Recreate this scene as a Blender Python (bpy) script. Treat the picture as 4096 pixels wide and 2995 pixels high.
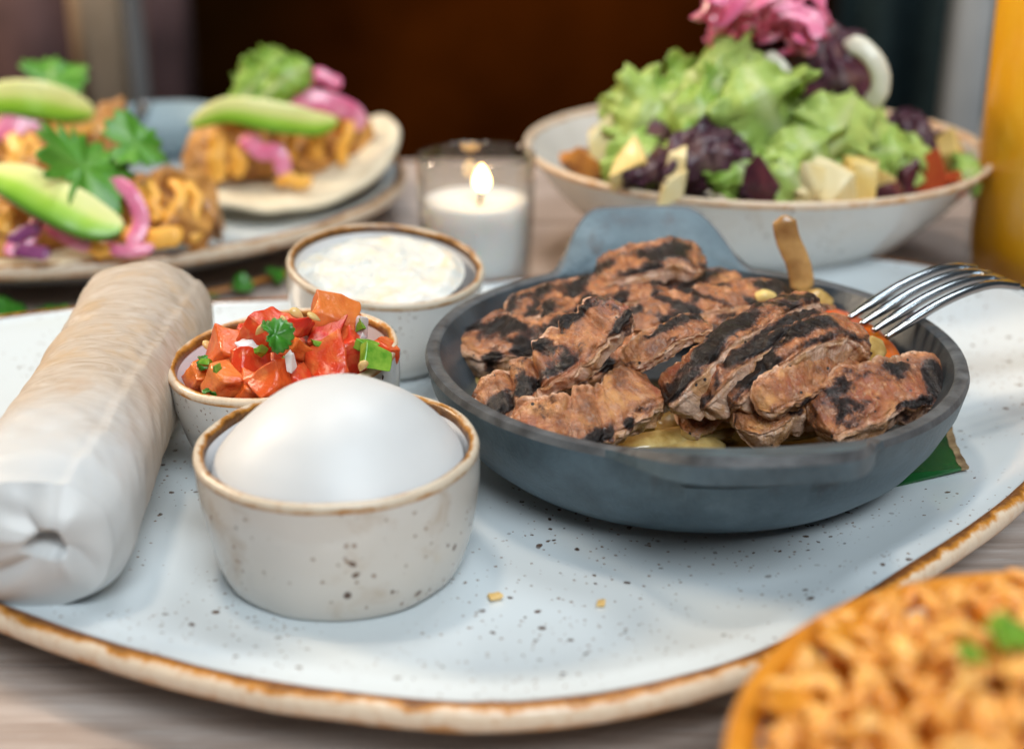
import bpy, bmesh, math, random
import numpy as np
from mathutils import Vector, Matrix, noise

for o in list(bpy.data.objects):
    bpy.data.objects.remove(o, do_unlink=True)
scene = bpy.context.scene
col = scene.collection
R = math.radians
rnd = random.Random(11)

# ------------------------------------------------------------------ camera
cam_data = bpy.data.cameras.new('camera')
cam = bpy.data.objects.new('camera', cam_data)
col.objects.link(cam)
cam.location = (0, 0, 0.191)
cam.rotation_euler = (R(90 - 22.3), 0, 0)
cam_data.lens = 50
cam_data.sensor_width = 36
cam_data.clip_start = 0.01
cam_data.clip_end = 60
cam_data.dof.use_dof = True
cam_data.dof.focus_distance = 0.380
cam_data.dof.aperture_fstop = 6.8
scene.camera = cam

# ------------------------------------------------------------------ world, lamps, exposure
world = bpy.data.worlds.new('World')
scene.world = world
world.use_nodes = True
wb = world.node_tree.nodes['Background']
wb.inputs[0].default_value = (0.80, 0.90, 1.0, 1)
wb.inputs[1].default_value = 0.06

def lamp(name, kind, loc, aim, power, color, **kw):
    d = bpy.data.lights.new(name, kind)
    d.energy = power
    d.color = color
    for k, v in kw.items():
        setattr(d, k, v)
    o = bpy.data.objects.new(name, d)
    col.objects.link(o)
    o.location = loc
    o.rotation_euler = (Vector(aim) - Vector(loc)).to_track_quat('-Z', 'Y').to_euler()
    return o

lamp('overhead_lamp', 'AREA', (-0.30, 0.55, 1.75), (0.0, 0.42, 0.03), 9, (1.0, 0.86, 0.72), shape='DISK', size=0.22)
lamp('window_light', 'AREA', (0.45, -1.05, 1.75), (0.02, 0.45, 0.0), 50, (0.84, 0.94, 1.0), shape='RECTANGLE', size=1.2, size_y=0.8)
lamp('added_sheen_light', 'AREA', (0.25, 1.0, 1.55), (0.0, 0.42, 0.0), 9, (0.88, 0.95, 1.0), shape='RECTANGLE', size=0.65, size_y=0.45)  # extra fill, added to put a soft sheen on meat, iron and glaze
lamp('warm_side_lamp', 'AREA', (-1.30, 0.98, 0.95), (0.0, 0.5, 0.03), 22, (1.0, 0.80, 0.58), shape='DISK', size=0.35)
lamp('wall_spot', 'SPOT', (0.0, 1.7, 0.6), (0.06, 2.6, -0.30), 170, (1.0, 0.46, 0.09), spot_size=R(52), spot_blend=1.0, shadow_soft_size=0.05)

vs = scene.view_settings
vs.view_transform = 'Standard'
vs.look = 'None'
vs.exposure = 0.0
vs.gamma = 1.0
vs.use_curve_mapping = False
scene.render.engine = 'CYCLES'
scene.cycles.use_denoising = True
scene.cycles.max_bounces = 10
scene.cycles.transparent_max_bounces = 12
scene.cycles.caustics_reflective = False
scene.cycles.caustics_refractive = False
scene.cycles.sample_clamp_indirect = 8.0

# ------------------------------------------------------------------ node helper
def mat(name):
    m = bpy.data.materials.new(name)
    m.use_nodes = True
    nt = m.node_tree
    return m, nt, nt.nodes['Principled BSDF']

def N(nt, kind, **kw):
    n = nt.nodes.new('ShaderNode' + kind)
    for k, v in kw.items():
        if k.startswith('i_'):
            key = k[2:]
            n.inputs[int(key) if key.isdigit() else key.replace('_', ' ')].default_value = v
        else:
            setattr(n, k, v)
    return n

def L(nt, a, b):
    nt.links.new(a, b)

def ramp(nt, fac, stops, interp='LINEAR'):
    r = N(nt, 'ValToRGB')
    r.color_ramp.interpolation = interp
    e = r.color_ramp.elements
    while len(e) < len(stops):
        e.new(0.5)
    for i, (p, c) in enumerate(stops):
        e[i].position = p
        e[i].color = (c, c, c, 1) if isinstance(c, (int, float)) else (*c, 1)
    L(nt, fac, r.inputs[0])
    return r.outputs[0]

def mix(nt, fac, a, b, blend='MIX'):
    m = N(nt, 'Mix', data_type='RGBA', blend_type=blend)
    for sock, v in ((m.inputs[0], fac), (m.inputs[6], a), (m.inputs[7], b)):
        if isinstance(v, (int, float)):
            sock.default_value = v
        elif isinstance(v, tuple):
            sock.default_value = (*v, 1)
        else:
            L(nt, v, sock)
    return m.outputs[2]

def math_node(nt, op, a, b=0.0, c=None, clamp=False):
    m = N(nt, 'Math', operation=op, use_clamp=clamp)
    for i, v in enumerate((a, b) if c is None else (a, b, c)):
        if isinstance(v, (int, float)):
            m.inputs[i].default_value = v
        else:
            L(nt, v, m.inputs[i])
    return m.outputs[0]

def coords(nt, scale=(1, 1, 1), which='Object', loc=(0, 0, 0)):
    t = N(nt, 'TexCoord')
    mp = N(nt, 'Mapping')
    mp.inputs['Scale'].default_value = scale
    mp.inputs['Location'].default_value = loc
    L(nt, t.outputs[which], mp.inputs[0])
    return mp.outputs[0]

def attr(nt, name):
    a = N(nt, 'Attribute', attribute_name=name)
    return a

def noi(nt, vec, scale, detail=4, rough=0.55, dist=0.0):
    n = N(nt, 'TexNoise', i_Scale=scale, i_Detail=detail, i_Roughness=rough, i_Distortion=dist)
    L(nt, vec, n.inputs['Vector'])
    return n.outputs[0]

def bump(nt, bsdf, height, strength=0.3, dist=0.001):
    b = N(nt, 'Bump', i_Strength=strength, i_Distance=dist)
    L(nt, height, b.inputs['Height'])
    L(nt, b.outputs[0], bsdf.inputs['Normal'])
    return b

def setp(bsdf, **kw):
    for k, v in kw.items():
        key = k.replace('_', ' ')
        s = bsdf.inputs[key]
        s.default_value = (*v, 1) if isinstance(v, tuple) and len(v) == 3 and s.type == 'RGBA' else v

def sss(bsdf, w, scale, radius=(1, 0.5, 0.3)):
    bsdf.inputs['Subsurface Weight'].default_value = w
    bsdf.inputs['Subsurface Scale'].default_value = scale
    bsdf.inputs['Subsurface Radius'].default_value = radius

def simple(name, c1, c2=None, scale=200, rough=0.4, bump_s=0.0, bump_scale=None, ss=None, rnd_c=None, detail=4, dist=0.0005):
    m, nt, b = mat(name)
    v = coords(nt)
    n = noi(nt, v, scale, detail)
    c = ramp(nt, n, [(0.3, c1), (0.7, c2 or c1)])
    if rnd_c:
        oi = N(nt, 'ObjectInfo')
        c = mix(nt, math_node(nt, 'MULTIPLY', oi.outputs['Random'], 0.85), c, rnd_c)
    L(nt, c, b.inputs['Base Color'])
    b.inputs['Roughness'].default_value = rough
    if bump_s:
        bump(nt, b, noi(nt, v, bump_scale or scale * 2, 5), bump_s, dist)
    if ss:
        sss(b, *ss)
    return m

# ------------------------------------------------------------------ materials
def speckled(name, base, dense=1.0, big=260, warm=(0.55, 0.42, 0.30), smear=0.0, rough=0.16):
    m, nt, b = mat(name)
    v = coords(nt)
    c = mix(nt, math_node(nt, 'MULTIPLY', ramp(nt, noi(nt, v, 25, 3), [(0.45, 0.0), (0.75, 1.0)]), 0.25 + smear), base, tuple(x * y for x, y in zip(base, (0.93, 0.88, 0.82))))
    if smear:
        c = mix(nt, math_node(nt, 'MULTIPLY', ramp(nt, noi(nt, v, 70, 5, 0.6, 0.6), [(0.55, 0.0), (0.72, 1.0)]), smear), c, warm)
    for sc, thr, colr, clump, str_ in ((big, 0.17, (0.10, 0.045, 0.02), 0.50, 0.95), (big * 2.3, 0.20, (0.20, 0.10, 0.05), 0.45, 0.8), (big * 0.6, 0.085, (0.07, 0.03, 0.015), 0.46, 0.95)):
        dv = N(nt, 'VectorMath', operation='ADD')
        nz = N(nt, 'TexNoise', i_Scale=sc * 1.3, i_Detail=2)
        L(nt, v, nz.inputs['Vector'])
        sc_n = N(nt, 'VectorMath', operation='SCALE')
        sc_n.inputs['Scale'].default_value = 0.5 / sc
        L(nt, nz.outputs['Color'], sc_n.inputs[0])
        L(nt, v, dv.inputs[0])
        L(nt, sc_n.outputs[0], dv.inputs[1])
        vo = N(nt, 'TexVoronoi', i_Scale=sc)
        L(nt, dv.outputs[0], vo.inputs['Vector'])
        sep = N(nt, 'SeparateColor')
        L(nt, vo.outputs['Color'], sep.inputs[0])
        size = math_node(nt, 'MULTIPLY', sep.outputs[0], thr * 1.6)
        dot = math_node(nt, 'LESS_THAN', vo.outputs['Distance'], size)
        pick = math_node(nt, 'GREATER_THAN', sep.outputs[1], 1 - 0.50 * dense)
        zone = ramp(nt, noi(nt, v, 38, 2), [(clump - 0.04, 0.0), (clump + 0.06, 1.0)])
        f = math_node(nt, 'MULTIPLY', math_node(nt, 'MULTIPLY', dot, pick), math_node(nt, 'MULTIPLY', zone, str_))
        c = mix(nt, f, c, colr)
    L(nt, c, b.inputs['Base Color'])
    b.inputs['Roughness'].default_value = rough
    b.inputs['Coat Weight'].default_value = 0.25
    b.inputs['Coat Roughness'].default_value = 0.08
    bump(nt, b, noi(nt, v, 60, 3), 0.12, 0.0008)
    return m

def rim_glaze(name, light=(0.72, 0.57, 0.42), dark=(0.15, 0.048, 0.008), mid=(0.52, 0.21, 0.030)):
    m, nt, b = mat(name)
    v = coords(nt)
    a = attr(nt, 'across')
    n = noi(nt, v, 130, 5, 0.65)
    n2 = noi(nt, coords(nt, (1, 1, 0.4)), 420, 4, 0.7)
    t = math_node(nt, 'ADD', a.outputs['Fac'], math_node(nt, 'MULTIPLY', math_node(nt, 'SUBTRACT', n, 0.5), 0.8))
    c = ramp(nt, t, [(0.0, dark), (0.20, dark), (0.36, mid), (0.48, light), (0.80, light), (1.0, mid)])
    c = mix(nt, ramp(nt, n2, [(0.5, 0.0), (0.75, 0.40)]), c, mid)
    L(nt, c, b.inputs['Base Color'])
    b.inputs['Roughness'].default_value = 0.3
    bump(nt, b, n2, 0.3, 0.0006)
    return m

M = {}
M['plate'] = speckled('plate_glaze', (0.635, 0.68, 0.70), 1.0, 290)
M['cup'] = speckled('cup_glaze', (0.68, 0.66, 0.63), 1.0, 330, smear=0.25)
M['cup_smear'] = speckled('cup_glaze_smeared', (0.58, 0.535, 0.485), 0.8, 230, warm=(0.36, 0.22, 0.11), smear=0.5, rough=0.24)
M['rim'] = rim_glaze('rim_glaze')
M['rim_dark'] = rim_glaze('rim_glaze_dark', light=(0.60, 0.50, 0.38), dark=(0.080, 0.030, 0.007), mid=(0.38, 0.155, 0.020))
M['cup_inside'] = simple('inner_glaze', (0.72, 0.71, 0.72), rough=0.15)
M['beige_bowl'] = simple('beige_glaze', (0.62, 0.56, 0.49), (0.68, 0.62, 0.55), 60, 0.25)

def wood():
    m, nt, b = mat('weathered_wood')
    oi = N(nt, 'ObjectInfo')
    add = N(nt, 'VectorMath', operation='ADD')
    L(nt, coords(nt, (1.6, 22, 22)), add.inputs[0])
    L(nt, oi.outputs['Location'], add.inputs[1])
    n1 = noi(nt, add.outputs[0], 7, 8, 0.68, 0.4)
    c = ramp(nt, n1, [(0.25, (0.24, 0.170, 0.135)), (0.45, (0.38, 0.295, 0.250)), (0.62, (0.49, 0.405, 0.360)), (0.8, (0.60, 0.53, 0.49))])
    n2 = noi(nt, coords(nt, (3.0, 70, 70)), 14, 4, 0.7)
    c = mix(nt, ramp(nt, n2, [(0.56, 0.0), (0.68, 0.7)]), c, (0.52, 0.47, 0.44))
    L(nt, c, b.inputs['Base Color'])
    b.inputs['Roughness'].default_value = 0.5
    bump(nt, b, n1, 0.35, 0.0012)
    return m
M['wood'] = wood()

def iron():
    m, nt, b = mat('cast_iron')
    v = coords(nt)
    n = noi(nt, v, 45, 6, 0.65)
    c = ramp(nt, n, [(0.25, (0.034, 0.052, 0.064)), (0.55, (0.100, 0.146, 0.174)), (0.8, (0.190, 0.250, 0.285))])
    n3 = noi(nt, coords(nt, (1, 1, 0.35)), 75, 4, 0.6)
    c = mix(nt, ramp(nt, n3, [(0.60, 0.0), (0.74, 0.65)]), c, (0.055, 0.038, 0.035))
    L(nt, c, b.inputs['Base Color'])
    b.inputs['Metallic'].default_value = 0.35
    L(nt, ramp(nt, n, [(0.3, 0.36), (0.8, 0.58)]), b.inputs['Roughness'])
    h = math_node(nt, 'ADD', math_node(nt, 'MULTIPLY', noi(nt, v, 1000, 3), 0.9), math_node(nt, 'MULTIPLY', noi(nt, v, 300, 3), 0.8))
    bump(nt, b, h, 0.38, 0.0006)
    return m
M['iron'] = iron()
M['iron_inside'] = simple('seasoned_iron', (0.012, 0.014, 0.017), (0.060, 0.078, 0.092), 40, 0.38, 0.3, 260, detail=6, dist=0.0006)
M['iron_rim'] = simple('worn_iron_rim', (0.040, 0.040, 0.042), (0.120, 0.125, 0.130), 160, 0.45, 0.35, 500, dist=0.0006)

def meat():
    m, nt, b = mat('grilled_meat')
    fl = attr(nt, 'flow')
    sc = attr(nt, 'sear')
    sep = N(nt, 'SeparateColor')
    L(nt, sc.outputs['Color'], sep.inputs[0])
    top, charv, red = sep.outputs[0], sep.outputs[1], sep.outputs[2]
    obj = coords(nt)
    mp = N(nt, 'Mapping')
    mp.inputs['Scale'].default_value = (1150, 240, 240)
    L(nt, fl.outputs['Vector'], mp.inputs[0])
    con = lambda v, lo, hi: ramp(nt, v, [(lo, 0.0), (hi, 1.0)])
    fib = con(noi(nt, mp.outputs[0], 1.0, 6, 0.75, 1.6), 0.26, 0.74)
    lump = con(noi(nt, obj, 150, 6, 0.65, 0.4), 0.32, 0.68)
    med = con(noi(nt, obj, 330, 5, 0.65, 0.3), 0.32, 0.68)
    fine = con(noi(nt, obj, 1100, 4, 0.65), 0.30, 0.70)
    tan = ramp(nt, fib, [(0.0, (0.32, 0.11, 0.034)), (0.45, (0.58, 0.27, 0.105)), (1.0, (0.78, 0.47, 0.25))])
    pale = ramp(nt, fib, [(0.0, (0.52, 0.25, 0.15)), (0.5, (0.76, 0.46, 0.31)), (1.0, (0.94, 0.74, 0.60))])
    c = mix(nt, con(lump, 0.25, 0.65), tan, pale)
    sear_f = con(math_node(nt, 'ADD', math_node(nt, 'MULTIPLY', top, 0.70), math_node(nt, 'MULTIPLY', med, 0.35)), 0.48, 0.85)
    sear_c = ramp(nt, lump, [(0.1, (0.13, 0.024, 0.004)), (0.5, (0.42, 0.115, 0.016)), (0.9, (0.70, 0.30, 0.075))])
    c = mix(nt, math_node(nt, 'MULTIPLY', sear_f, 0.85), c, sear_c)
    c = mix(nt, math_node(nt, 'MULTIPLY', math_node(nt, 'MULTIPLY', red, 0.85), con(med, 0.15, 0.7)), c, (0.34, 0.060, 0.016))
    t = math_node(nt, 'ADD', charv, math_node(nt, 'MULTIPLY', math_node(nt, 'SUBTRACT', lump, 0.5), 0.42))
    t = math_node(nt, 'ADD', t, math_node(nt, 'MULTIPLY', math_node(nt, 'SUBTRACT', med, 0.5), 0.30))
    t = math_node(nt, 'ADD', t, math_node(nt, 'MULTIPLY', math_node(nt, 'SUBTRACT', fine, 0.5), 0.16))
    c = mix(nt, math_node(nt, 'MULTIPLY', con(t, 0.10, 0.40), 0.80), c, ramp(nt, fine, [(0.2, (0.12, 0.026, 0.006)), (0.9, (0.24, 0.065, 0.013))]))
    c = mix(nt, math_node(nt, 'MULTIPLY', con(t, 0.26, 0.44), 0.9), c, (0.055, 0.013, 0.006))
    char = con(t, 0.38, 0.56)
    c = mix(nt, char, c, ramp(nt, fine, [(0.2, (0.003, 0.002, 0.002)), (0.9, (0.020, 0.008, 0.004))]))
    pep = N(nt, 'TexVoronoi', i_Scale=430.0)
    L(nt, obj, pep.inputs['Vector'])
    sp = N(nt, 'SeparateColor')
    L(nt, pep.outputs['Color'], sp.inputs[0])
    dots = math_node(nt, 'MULTIPLY', math_node(nt, 'LESS_THAN', pep.outputs['Distance'], 0.20), math_node(nt, 'GREATER_THAN', sp.outputs[0], 0.86))
    c = mix(nt, dots, c, (0.022, 0.012, 0.008))
    L(nt, c, b.inputs['Base Color'])
    L(nt, mix(nt, char, ramp(nt, med, [(0.1, 0.16), (0.9, 0.42)]), (0.30, 0.30, 0.30)), b.inputs['Roughness'])
    L(nt, mix(nt, char, (0.5, 0.5, 0.5), (0.28, 0.28, 0.28)), b.inputs['Specular IOR Level'])
    L(nt, math_node(nt, 'MULTIPLY', ramp(nt, lump, [(0.25, 1.0), (0.75, 0.25)]), math_node(nt, 'SUBTRACT', 1.0, math_node(nt, 'MULTIPLY', char, 0.55))), b.inputs['Coat Weight'])
    b.inputs['Coat Roughness'].default_value = 0.07
    sss(b, 0.06, 0.002, (1.0, 0.35, 0.2))
    h = math_node(nt, 'ADD', math_node(nt, 'MULTIPLY', fib, 0.45), math_node(nt, 'ADD', math_node(nt, 'MULTIPLY', fine, 0.40), math_node(nt, 'MULTIPLY', med, 0.55)))
    bump(nt, b, h, 0.7, 0.0010)
    b2 = N(nt, 'Bump', i_Strength=0.55, i_Distance=0.0007)
    L(nt, math_node(nt, 'ADD', med, math_node(nt, 'MULTIPLY', fine, 0.25)), b2.inputs['Height'])
    L(nt, b2.outputs[0], b.inputs['Coat Normal'])
    return m
M['meat'] = meat()

def tomato():
    m, nt, b = mat('tomato_flesh')
    oi = N(nt, 'ObjectInfo')
    v = coords(nt)
    n = noi(nt, v, 170, 3, 0.5, 0.6)
    base = ramp(nt, oi.outputs['Random'], [(0.0, (0.56, 0.026, 0.012)), (0.4, (0.66, 0.075, 0.016)), (0.75, (0.72, 0.15, 0.022)), (1.0, (0.72, 0.22, 0.05))])
    c = mix(nt, ramp(nt, n, [(0.45, 0.0), (0.72, 0.8)]), base, (0.74, 0.25, 0.07))
    c = mix(nt, ramp(nt, noi(nt, v, 90, 2), [(0.5, 0.0), (0.68, 0.6)]), c, (0.45, 0.012, 0.010))
    L(nt, c, b.inputs['Base Color'])
    b.inputs['Roughness'].default_value = 0.2
    sss(b, 0.25, 0.003, (1.0, 0.25, 0.1))
    bump(nt, b, noi(nt, v, 520, 5), 0.5, 0.0008)
    return m
M['tomato'] = tomato()
M['seed'] = simple('tomato_seed', (0.70, 0.42, 0.13), (0.78, 0.55, 0.24), 600, 0.25)
M['raw_onion'] = simple('raw_onion', (0.68, 0.62, 0.60), (0.75, 0.70, 0.68), 200, 0.2, ss=(0.3, 0.002, (1, 1, 1)))
M['herb'] = simple('herb_leaf', (0.018, 0.11, 0.008), (0.06, 0.25, 0.02), 350, 0.3, 0.4, 500)
M['lime_green'] = simple('pepper_green', (0.07, 0.24, 0.015), (0.26, 0.42, 0.05), 250, 0.2)
M['white_cream'] = simple('white_cream', (0.61, 0.61, 0.605), (0.65, 0.65, 0.645), 60, 0.45, 0.03, 90, ss=(0.25, 0.004, (1, 0.9, 0.8)))

def cheese_dip():
    m, nt, b = mat('cheese_dip')
    v = coords(nt)
    n = noi(nt, v, 150, 4, 0.6, 0.5)
    c = ramp(nt, n, [(0.34, (0.58, 0.60, 0.57)), (0.50, (0.72, 0.70, 0.64)), (0.66, (0.75, 0.66, 0.50)), (0.80, (0.72, 0.48, 0.18))])
    L(nt, c, b.inputs['Base Color'])
    b.inputs['Roughness'].default_value = 0.3
    sss(b, 0.2, 0.003, (1, 0.8, 0.5))
    bump(nt, b, noi(nt, v, 420, 5), 0.4, 0.001)
    return m
M['cheese_dip'] = cheese_dip()

def flour():
    m, nt, b = mat('flour_tortilla')
    f = attr(nt, 'flow')
    mp = N(nt, 'Mapping')
    mp.inputs['Scale'].default_value = (230, 75, 75)
    mp.inputs['Rotation'].default_value = (0, 0, 0.5)
    L(nt, f.outputs['Vector'], mp.inputs[0])
    w = noi(nt, mp.outputs[0], 1.0, 6, 0.62, 2.0)
    v = coords(nt)
    n = noi(nt, v, 55, 4, 0.6)
    c = ramp(nt, w, [(0.25, (0.37, 0.27, 0.185)), (0.5, (0.49, 0.395, 0.31)), (0.8, (0.58, 0.51, 0.44))])
    c = mix(nt, ramp(nt, n, [(0.50, 0.0), (0.72, 0.6)]), c, (0.52, 0.32, 0.14))
    c = mix(nt, ramp(nt, noi(nt, v, 38, 3), [(0.64, 0.0), (0.74, 0.6)]), c, (0.46, 0.24, 0.07))
    sx = N(nt, 'SeparateXYZ')
    L(nt, f.outputs['Vector'], sx.inputs[0])
    endf = math_node(nt, 'ADD', math_node(nt, 'MULTIPLY', sx.outputs[0], 10.0), math_node(nt, 'MULTIPLY', math_node(nt, 'SUBTRACT', n, 0.5), 0.6))
    c = mix(nt, ramp(nt, math_node(nt, 'SUBTRACT', endf, 0.6), [(0.35, 0.0), (0.75, 1.0)]), c, (0.56, 0.555, 0.545))
    L(nt, c, b.inputs['Base Color'])
    b.inputs['Roughness'].default_value = 0.55
    sss(b, 0.2, 0.003, (1, 0.8, 0.6))
    bump(nt, b, w, 0.25, 0.0010)
    return m
M['flour'] = flour()
M['flour_end'] = simple('pale_flour_end', (0.54, 0.54, 0.535), (0.59, 0.58, 0.565), 60, 0.45, ss=(0.2, 0.003, (1, 0.9, 0.8)))
M['corn'] = simple('pale_tortilla', (0.62, 0.52, 0.36), (0.74, 0.66, 0.50), 90, 0.6, 0.3, 300)
M['chicken'] = simple('sauced_chicken', (0.26, 0.09, 0.018), (0.72, 0.36, 0.09), 110, 0.35, 0.6, 300, dist=0.001)
M['orange_sauce'] = simple('orange_sauce', (0.84, 0.35, 0.030), (0.90, 0.52, 0.11), 80, 0.42, 0.2)
M['pink_onion'] = simple('pickled_onion', (0.68, 0.10, 0.24), (0.84, 0.42, 0.52), 110, 0.2, rnd_c=(0.72, 0.14, 0.28), ss=(0.2, 0.003, (1, 0.4, 0.5)))
M['cabbage'] = simple('purple_cabbage', (0.12, 0.012, 0.085), (0.34, 0.10, 0.24), 120, 0.3)

def avocado():
    m, nt, b = mat('avocado_flesh')
    a = attr(nt, 'across')
    c = ramp(nt, a.outputs['Fac'], [(0.0, (0.78, 0.74, 0.34)), (0.40, (0.70, 0.73, 0.24)), (0.60, (0.36, 0.58, 0.05)), (0.82, (0.20, 0.42, 0.02)), (1.0, (0.06, 0.20, 0.010))])
    L(nt, c, b.inputs['Base Color'])
    b.inputs['Roughness'].default_value = 0.35
    sss(b, 0.15, 0.003, (0.8, 1, 0.3))
    return m
M['avocado'] = avocado()

def leafy(name, c1, c2, rib, scale=70, transl=0.35, rough=0.35, rc=None):
    m, nt, b = mat(name)
    v = coords(nt)
    a = attr(nt, 'across')
    n = noi(nt, v, scale, 4)
    c = ramp(nt, n, [(0.3, c1), (0.7, c2)])
    if rc:
        oi = N(nt, 'ObjectInfo')
        c = mix(nt, math_node(nt, 'MULTIPLY', oi.outputs['Random'], 0.75), c, rc)
    c = mix(nt, ramp(nt, a.outputs['Fac'], [(0.0, 0.9), (0.14, 0.6), (0.4, 0.0)]), c, rib)
    L(nt, c, b.inputs['Base Color'])
    b.inputs['Roughness'].default_value = rough
    bump(nt, b, noi(nt, v, 260, 4), 0.35, 0.001)
    tr = N(nt, 'BsdfTranslucent')
    L(nt, c, tr.inputs[0])
    ms = N(nt, 'MixShader')
    ms.inputs[0].default_value = transl
    L(nt, b.outputs[0], ms.inputs[1])
    L(nt, tr.outputs[0], ms.inputs[2])
    L(nt, ms.outputs[0], nt.nodes['Material Output'].inputs[0])
    return m
M['lettuce'] = leafy('green_lettuce', (0.20, 0.44, 0.030), (0.50, 0.68, 0.13), (0.80, 0.84, 0.48), rc=(0.68, 0.76, 0.26))
M['red_lettuce'] = leafy('purple_lettuce', (0.035, 0.010, 0.020), (0.14, 0.045, 0.070), (0.28, 0.16, 0.15), transl=0.2)
M['cilantro'] = leafy('cilantro_leaf', (0.07, 0.27, 0.02), (0.16, 0.42, 0.05), (0.24, 0.48, 0.10), 120, 0.25)
M['leaf_green'] = simple('banana_leaf', (0.004, 0.040, 0.010), (0.010, 0.090, 0.018), 90, 0.25, 0.2, 300)
M['leaf_edge'] = simple('dried_leaf_edge', (0.12, 0.06, 0.02), (0.45, 0.30, 0.15), 300, 0.6)
M['cooked_onion'] = simple('cooked_onion', (0.34, 0.19, 0.04), (0.62, 0.45, 0.18), 240, 0.15, 0.2, 250, ss=(0.35, 0.004, (1, 0.8, 0.3)))
M['brown_onion'] = simple('browned_onion', (0.24, 0.10, 0.03), (0.70, 0.42, 0.15), 70, 0.25, 0.2, 300, ss=(0.2, 0.003, (1, 0.6, 0.3)))
M['red_pepper'] = simple('red_pepper', (0.60, 0.045, 0.012), (0.72, 0.17, 0.02), 45, 0.15, ss=(0.2, 0.003, (1, 0.3, 0.1)))
M['yellow_cube'] = simple('mango_cube', (0.74, 0.48, 0.12), (0.78, 0.62, 0.28), 90, 0.3, 0.2)
M['pale_cube'] = simple('pale_cheese', (0.74, 0.56, 0.24), (0.78, 0.68, 0.42), 90, 0.35)
M['brown_cube'] = simple('roasted_cube', (0.24, 0.075, 0.016), (0.60, 0.25, 0.04), 120, 0.35, 0.4)
M['cranberry'] = simple('dark_berry', (0.045, 0.012, 0.022), (0.12, 0.03, 0.04), 200, 0.25, 0.3)
M['tomato_bit'] = simple('red_tomato_bit', (0.30, 0.03, 0.012), (0.44, 0.08, 0.02), 90, 0.2)
M['ivory'] = simple('ivory_stalk', (0.66, 0.62, 0.48), (0.74, 0.70, 0.58), 90, 0.3, ss=(0.2, 0.003, (1, 1, 0.7)))
M['rice'] = simple('orange_rice', (0.60, 0.18, 0.006), (0.90, 0.52, 0.14), 130, 0.3, ss=(0.15, 0.002, (1, 0.6, 0.3)))  # pale and orange-brown tones paint highlight and shade into the grain colour
M['rice_base'] = simple('rice_sauce', (0.40, 0.10, 0.006), (0.58, 0.21, 0.015), 90, 0.3, 0.3)
M['orange_rim'] = simple('orange_rim', (0.50, 0.17, 0.010), (0.68, 0.28, 0.025), 60, 0.3)

def steel():
    m, nt, b = mat('brushed_steel')
    setp(b, Base_Color=(0.42, 0.45, 0.48), Metallic=1.0, Roughness=0.2)
    bump(nt, b, noi(nt, coords(nt), 700, 3), 0.08, 0.0003)
    return m
M['steel'] = steel()

def glass(graze=0.85, name='clear_glass'):
    m, nt, b = mat(name)
    tr = N(nt, 'BsdfTransparent')
    tr.inputs[0].default_value = (0.95, 0.95, 0.94, 1)
    gl = N(nt, 'BsdfGlossy', i_Roughness=0.03)
    ms = N(nt, 'MixShader')
    lw = N(nt, 'LayerWeight', i_Blend=0.5)
    f = math_node(nt, 'ADD', math_node(nt, 'MULTIPLY', math_node(nt, 'POWER', lw.outputs['Facing'], 3.0), graze), 0.05)
    L(nt, f, ms.inputs[0])
    L(nt, tr.outputs[0], ms.inputs[1])
    L(nt, gl.outputs[0], ms.inputs[2])
    L(nt, ms.outputs[0], nt.nodes['Material Output'].inputs[0])
    nt.nodes.remove(b)
    return m
M['glass'] = glass()
M['thin_glass'] = glass(0.12, 'thin_beer_glass')
M['wax'] = simple('candle_wax', (0.76, 0.76, 0.77), (0.80, 0.80, 0.80), 40, 0.4, ss=(0.5, 0.012, (1, 0.7, 0.5)))
M['wick'] = simple('wick', (0.05, 0.03, 0.02))

def flame():
    m, nt, b = mat('flame')
    setp(b, Base_Color=(1.0, 0.6, 0.2), Emission_Color=(1.0, 0.62, 0.22), Emission_Strength=16.0)
    return m
M['flame'] = flame()

def beer():
    m, nt, b = mat('amber_beer')
    v = coords(nt, (1, 1, 0.25))
    n = noi(nt, v, 28, 4)
    c = ramp(nt, n, [(0.3, (0.92, 0.38, 0.008)), (0.7, (1.0, 0.54, 0.04))])
    L(nt, c, b.inputs['Base Color'])
    setp(b, Roughness=0.25, IOR=1.05)
    b.inputs['Transmission Weight'].default_value = 0.0
    sss(b, 0.0, 0.02, (1, 0.5, 0.1))
    return m
M['beer'] = beer()
M['brown_wall'] = simple('brown_panel', (0.007, 0.0026, 0.0006), (0.020, 0.0075, 0.0012), 4, 0.85)
for k_ in ('brown_wall',):
    M[k_].node_tree.nodes['Principled BSDF'].inputs['Specular IOR Level'].default_value = 0.0
M['dark_floor'] = simple('dark_floor', (0.02, 0.012, 0.008), (0.035, 0.02, 0.012), 8, 0.6)
M['tan'] = simple('tan_wood', (0.42, 0.28, 0.17), (0.75, 0.56, 0.40), 9, 0.5)
M['mauve'] = simple('mauve_fabric', (0.06, 0.030, 0.030), (0.20, 0.105, 0.10), 9, 0.8)
M['black_metal'] = simple('black_metal', (0.012, 0.010, 0.010), (0.02, 0.018, 0.018), 30, 0.5)
M['teal_dark'] = simple('dark_teal_fabric', (0.006, 0.018, 0.022), (0.020, 0.045, 0.050), 40, 0.8)
M['grey_paint'] = simple('grey_paint', (0.26, 0.28, 0.30), (0.32, 0.34, 0.36), 20, 0.5)
M['blue_grey'] = simple('blue_grey_cloth', (0.16, 0.23, 0.27), (0.22, 0.30, 0.34), 40, 0.6)

# ------------------------------------------------------------------ geometry helpers
def link(o, parent=None):
    col.objects.link(o)
    if parent is not None:
        o.parent = parent
    return o

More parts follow.
